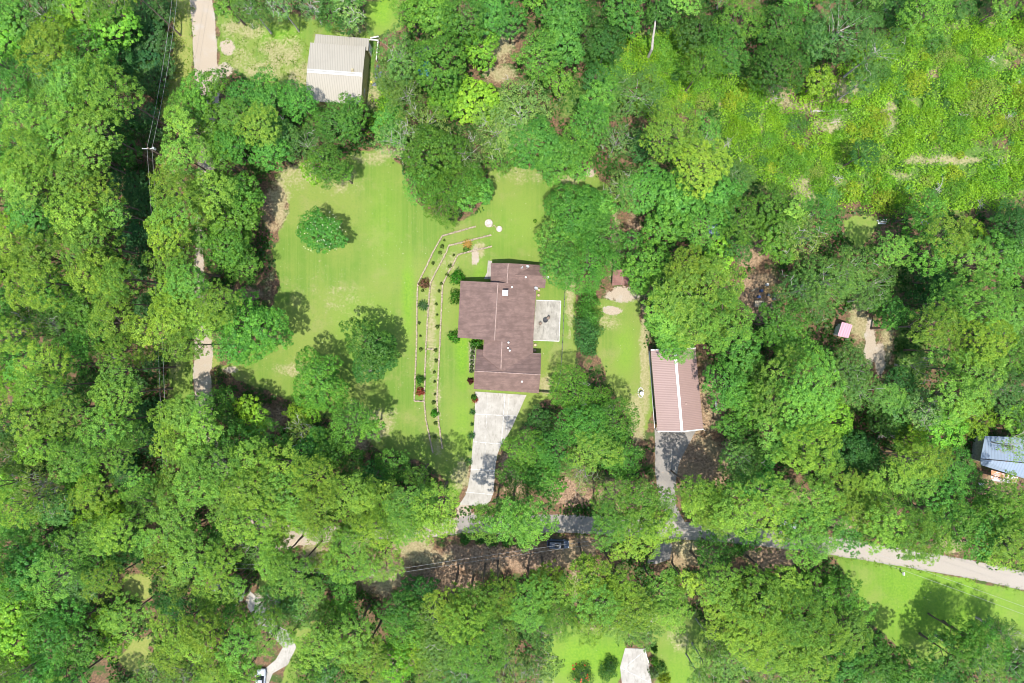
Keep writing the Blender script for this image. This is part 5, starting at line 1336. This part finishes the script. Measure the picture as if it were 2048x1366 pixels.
# ------------------------------------------------------------------ undergrowth that nobody could count
def cover(name, label, density, seed, zmax, w, col, fn, per=9, spread=.55):
    r = np.random.default_rng(seed)
    n = int(2130 * 1450 * SC * SC * density)
    x = r.uniform(-40, 2090, n); y = r.uniform(-40, 1410, n)
    keep = fn(x, y, r); x = x[keep]; y = y[keep]; m = len(x)
    wx = (x - 1024) * SC; wy = (683 - y) * SC
    top = zmax * (.15 + .5 * vnoise(x, y, 26, seed) ** 1.3 + .45 * vnoise(x, y, 9, seed + 3) ** 1.5) * (.5 + .5 * r.random(m))
    idx = np.repeat(np.arange(m), per); N = len(idx)
    off = r.normal(0, spread, (N, 2))
    C = np.stack([wx[idx] + off[:, 0], wy[idx] + off[:, 1], top[idx] * r.random(N) + .06], 1)
    Nn = r.standard_normal((N, 3)) * .8 + np.array([0, 0, .9])
    # plant tone varies in patches
    pt = np.clip((vnoise(x, y, 34, seed + 9) * .6 + vnoise(x, y, 12, seed + 5) * .6 - .1), 0, 1)[idx] * .85 + r.random(N) * .15
    me = leaf_mesh(name, C, Nn, w * (.6 + .8 * r.random(N)), w * 1.3 * (.6 + .8 * r.random(N)), rnd=np.clip(pt * 1.3 - .15, 0, 1), tuft=r.random(m)[idx], seed=seed)
    o = link(name, me); o.color = (*col, 1)
    tag(o, label, 'undergrowth', kind='stuff'); print(name, N)
def in_open(x, y, marg=0):
    m = np.zeros(x.shape, bool)
    for p in OPENP: m |= sdf(x, y, p) > marg
    m |= seg_dist(x, y, GRAVEL_LINE[0], False) < 26; m |= seg_dist(x, y, ASPH_LINE[0], False) < 20; m |= seg_dist(x, y, GRAVEL2[0], False) < 16
    for p in ASPH_POLY: m |= sdf(x, y, p) > -2
    for q in ((1405, 690, 1290, 875), (1090, 520, 910, 790), (745, 60, 605, 215), (1270, 535, 1218, 600)):
        m |= (x < q[0]) & (x > q[2]) & (y > q[1]) & (y < q[3])
    return m
def ell_in(x, y, lst, f=.85):
    m = np.zeros(x.shape, bool)
    for cx, cy, rx, ry, s in lst: m |= (np.hypot((x - cx) / rx, (y - cy) / ry) < f) & (s > .35)
    return m
SCR = [P(1450,160,1640,170,1700,110,1800,50,2100,20,2100,410,1880,420,1760,430,1600,400,1480,340,1440,250), P(1200,90,1430,50,1460,200,1300,240,1190,170), P(745,170,800,170,800,260,745,260), P(-50,-50,330,-50,330,150,-50,150)]
def f_forest(x, y, r):
    k = ~in_open(x, y, -4) & ~ell_in(x, y, DIRT) & ~ell_in(x, y, DRY)
    for p in SCR[:3]: k &= sdf(x, y, p) < 0
    return k & (vnoise(x, y, 30, 77) + .25 * r.random(len(x)) > .38)
def f_scrub(x, y, r):
    k = np.zeros(x.shape, bool)
    for p in SCR[:3]: k |= sdf(x, y, p) > -6 * r.random(len(x))
    d = ell_in(x, y, DRY, .85) | ell_in(x, y, GRAVP, 1)
    hole = vnoise(x, y, 10, 91) + .5 * vnoise(x, y, 30, 92)
    return k & (~d | (r.random(len(x)) < .34)) & ((hole > .48) | (r.random(len(x)) < .12))
cover('undergrowth', 'low leafy undergrowth covering the shaded forest floor between trunks', 1.0, 41, 1.7, .42, (.04, .11, .02), f_forest)
cover('scrub_cover', 'tangled bright green weeds and vines covering the overgrown field', 2.5, 43, 3.0, .28, (.185, .36, .03), f_scrub, 12, .42)
def f_weedy(x, y, r):
    a = seg_dist(x, y, GRAVEL_LINE[0], False); b = seg_dist(x, y, ASPH_LINE[0], False)
    k = (sdf(x, y, LAWN[5]) > -4) | (sdf(x, y, LAWN[8]) > -3) & (r.random(len(x)) < .5) | ((a > 22) & (a < 34) & (y > 200)) | ((b > 17) & (b < 24) & (y > 1050))
    return k & (r.random(len(x)) < .8)
cover('verge_grass', 'rough longer grass along the lane and road verges', 1.6, 47, .28, .2, (.15, .235, .035), f_weedy, 8, .35)

# ------------------------------------------------------------------ dead wood
def dead_tree(name, label, cat, px, py, h, spread, n, seed, lying=None, mat=M_bark_pale, r0=.12, group=None):
    r = random.Random(seed); x, y, _ = W(px, py, h * .6)
    mb = MB(); tip = Vector(lying) if lying else Vector((r.uniform(-.6, .6), r.uniform(-.6, .6), h))
    pts = [tip * (i / 5) + Vector((r.uniform(-.12, .12), r.uniform(-.12, .12), 0 if not lying else .1)) * (i > 0) for i in range(6)]
    mb.tube(pts, [r0 * (1 - .15 * i) for i in range(6)], 6)
    for k in range(n):
        f = r.uniform(.25, .98); s = pts[0].lerp(pts[-1], f)
        d = Vector((r.uniform(-1, 1), r.uniform(-1, 1), r.uniform(-.05, .5))).normalized() * spread * r.uniform(.45, 1)
        m_ = s + d * .5 + Vector((r.uniform(-.2, .2), r.uniform(-.2, .2), .12)) * spread * .5
        e = s + d
        mb.tube([s, m_, e], [r0 * .5, r0 * .34, r0 * .12], 5)
        for q in range(2):
            d2 = Vector((r.uniform(-1, 1), r.uniform(-1, 1), r.uniform(0, .3))).normalized() * spread * .4
            mb.tube([m_, m_ + d2], [r0 * .28, r0 * .1], 4)
    o = mb.build(name, mat); o.location = (x, y, 0)
    return tag(o, label, cat, group)
tall = [W(1304,98,4.5), W(1306,75,6.2), W(1310,50,7.8), W(1311,28,8.8), W(1320,22,9.3)]
o = MB().tube([(tall[0][0], tall[0][1], 0)] + tall, [.3, .26, .22, .18, .12, .05], 7).tube([tall[3], W(1306,22,9.2)], [.1, .04], 5).build('dead_snag', M_bark_pale)
tag(o, 'tall bare pale dead trunk standing out of bright vines near the top', 'dead tree')
o = MB().tube([W(1219,162,4), W(1221,178,3.6), W(1224,190,2)], [.12, .16, .1], 6).tube([W(1221,178,3.6), W(1226,168,4.2)], [.1, .05], 5).build('dead_snag', M_bark_pale)
tag(o, 'short forked pale dead trunk in the thicket left of centre top', 'dead tree')
for i, (a, b, h, sp, n, lab) in enumerate(((1880,375,2.2,2.2,9,'bare white spreading dead branches in the scrub at upper right'),(1770,868,7.5,2.2,8,'bare grey dead crown in the dark gap right of the big pines'),(1845,848,7,2.6,9,'pale bare dead crown beside the orange leaves at lower right'),
      (2035,160,1.5,1.6,7,'grey brush heap at the right edge of the field'),(2015,238,.6,1.8,8,'white bleached branches lying near the right photo edge'),(1995,330,.8,2.0,8,'brown brush heap low at the right of the field'),(1555,195,.8,2.6,12,'brown brush heap below the dark round evergreen'),
      (1678,360,.8,1.8,8,'grey brush and stumps in the middle of the lower field'),(1655,395,.7,1.0,6,'small grey brush tuft near the sandy track'),(1765,5,2.0,3.0,12,'grey bare brush at the top edge'),(1475,475,6,1.6,7,'bare branches beside the blue-grey tarp'),
      (1590,490,5,1.0,5,'small bare white branch above the junk heap'),(1710,545,9.5,1.8,7,'bare grey twigs poking from the feathery trees'),(1290,355,9.5,1.8,8,'fine pale bare twigs in the thin tree right of the lawn'),(1975,120,1.0,1.6,7,'brown brush among bushes at the upper right'),
      (1925,230,1.0,1.6,7,'pale sticks lying in the right scrub'),(1455,290,5,2.0,7,'bare branch beside the light pine above the blue-grey tarp'),(1985,1255,6.5,2.4,8,'curling bare white limbs over the shaded lawn at lower right'),(60,640,9,1.6,6,'bare pale limb in the left forest'),
      (1545,175,1,1.5,5,'small stick heap between dark and yellow trees'),(1765,1000,4,1.4,5,'bare limb in the pines left of the road trees'),(1960,405,1.2,1.8,7,'dead brown brush on the lower edge of the right scrub'))):
    dead_tree('dead_tree' if h > 3 else 'brush_heap', lab, 'dead tree' if h > 3 else 'brush heap', a, b, h, sp, n, 60 + i, r0=.09)
o = MB().tube([W(1621,222.5,.5), W(1650,221.5,.5), W(1693,220,.45)], [.2, .18, .12], 7).build('log', M_bark_pale); tag(o, 'long pale log lying across the sandy clearing in the scrub', 'log')
o = MB().tube([W(1536,446,.4), W(1555,440,.6)], [.16, .12], 7).build('log', M_bark); tag(o, 'short brown log in the trees above the orange earth', 'log')
for i, (a, b) in enumerate(((1764,440),(1765,443.5),(1764,447),(1771,445))):
    p = W(a, b, .2); o = MB().box((0, 0, .12 + .02 * i), (2.0 - .25 * i, .22, .1)).build('plank', M_white if i < 3 else M_board); o.location = (p[0], p[1], 0); o.rotation_euler = (0, 0, .12 - .06 * i)
    tag(o, ['uppermost', 'second', 'third', 'short right-hand'][i] + ' pale plank of the lumber pile beside the grassy clearing', 'plank', 'planks of the lumber pile')
o = MB().tube([W(225,716,.8), W(237,720,1.0), W(241,728,.7), W(232,744,.3)], [.06, .14, .16, .12], 6).tube([W(237,720,1.0), W(216,711,.8)], [.1, .04], 5).build('fallen_branch', M_bark_pale)
tag(o, 'pale bent fallen branch on orange earth in the left forest', 'branch')
o = MB().tube([W(361,495,.2), W(369,498,.2)], [.08, .06], 5).build('pipe', M_white); tag(o, 'short white pipe lying in the grass between pines on the left', 'pipe')
o = MB().box((0, 0, .25), (.9, .6, .5)).build('trash_bin', M_white, None, bevel=.05); o.location = W(1960, 968); tag(o, 'small white box beside the orange earth below the tin roof', 'box')
# dead branches showing through the centre of the lawn's twiggy tree and the oak below the patio
dead_tree('dead_limb', 'white bare limbs showing in the middle of the lawn tree', 'branch', 738, 722, 8.6, 3.0, 16, 99, r0=.12)
for i, (a, b) in enumerate(((1170,765),(1172,806),(1200,818),(1228,812),(1150,820),(1180,835),(1222,835),(1200,845))):
    dead_tree('dead_limb', f'grey dead twigs on the oak below the patio, {ORD[i].replace("nearest","topmost")} cluster from the top', 'branch', a, b, 13.3, 1.1, 6, 120 + i, r0=.055, group='dead twig clusters on the big oak')
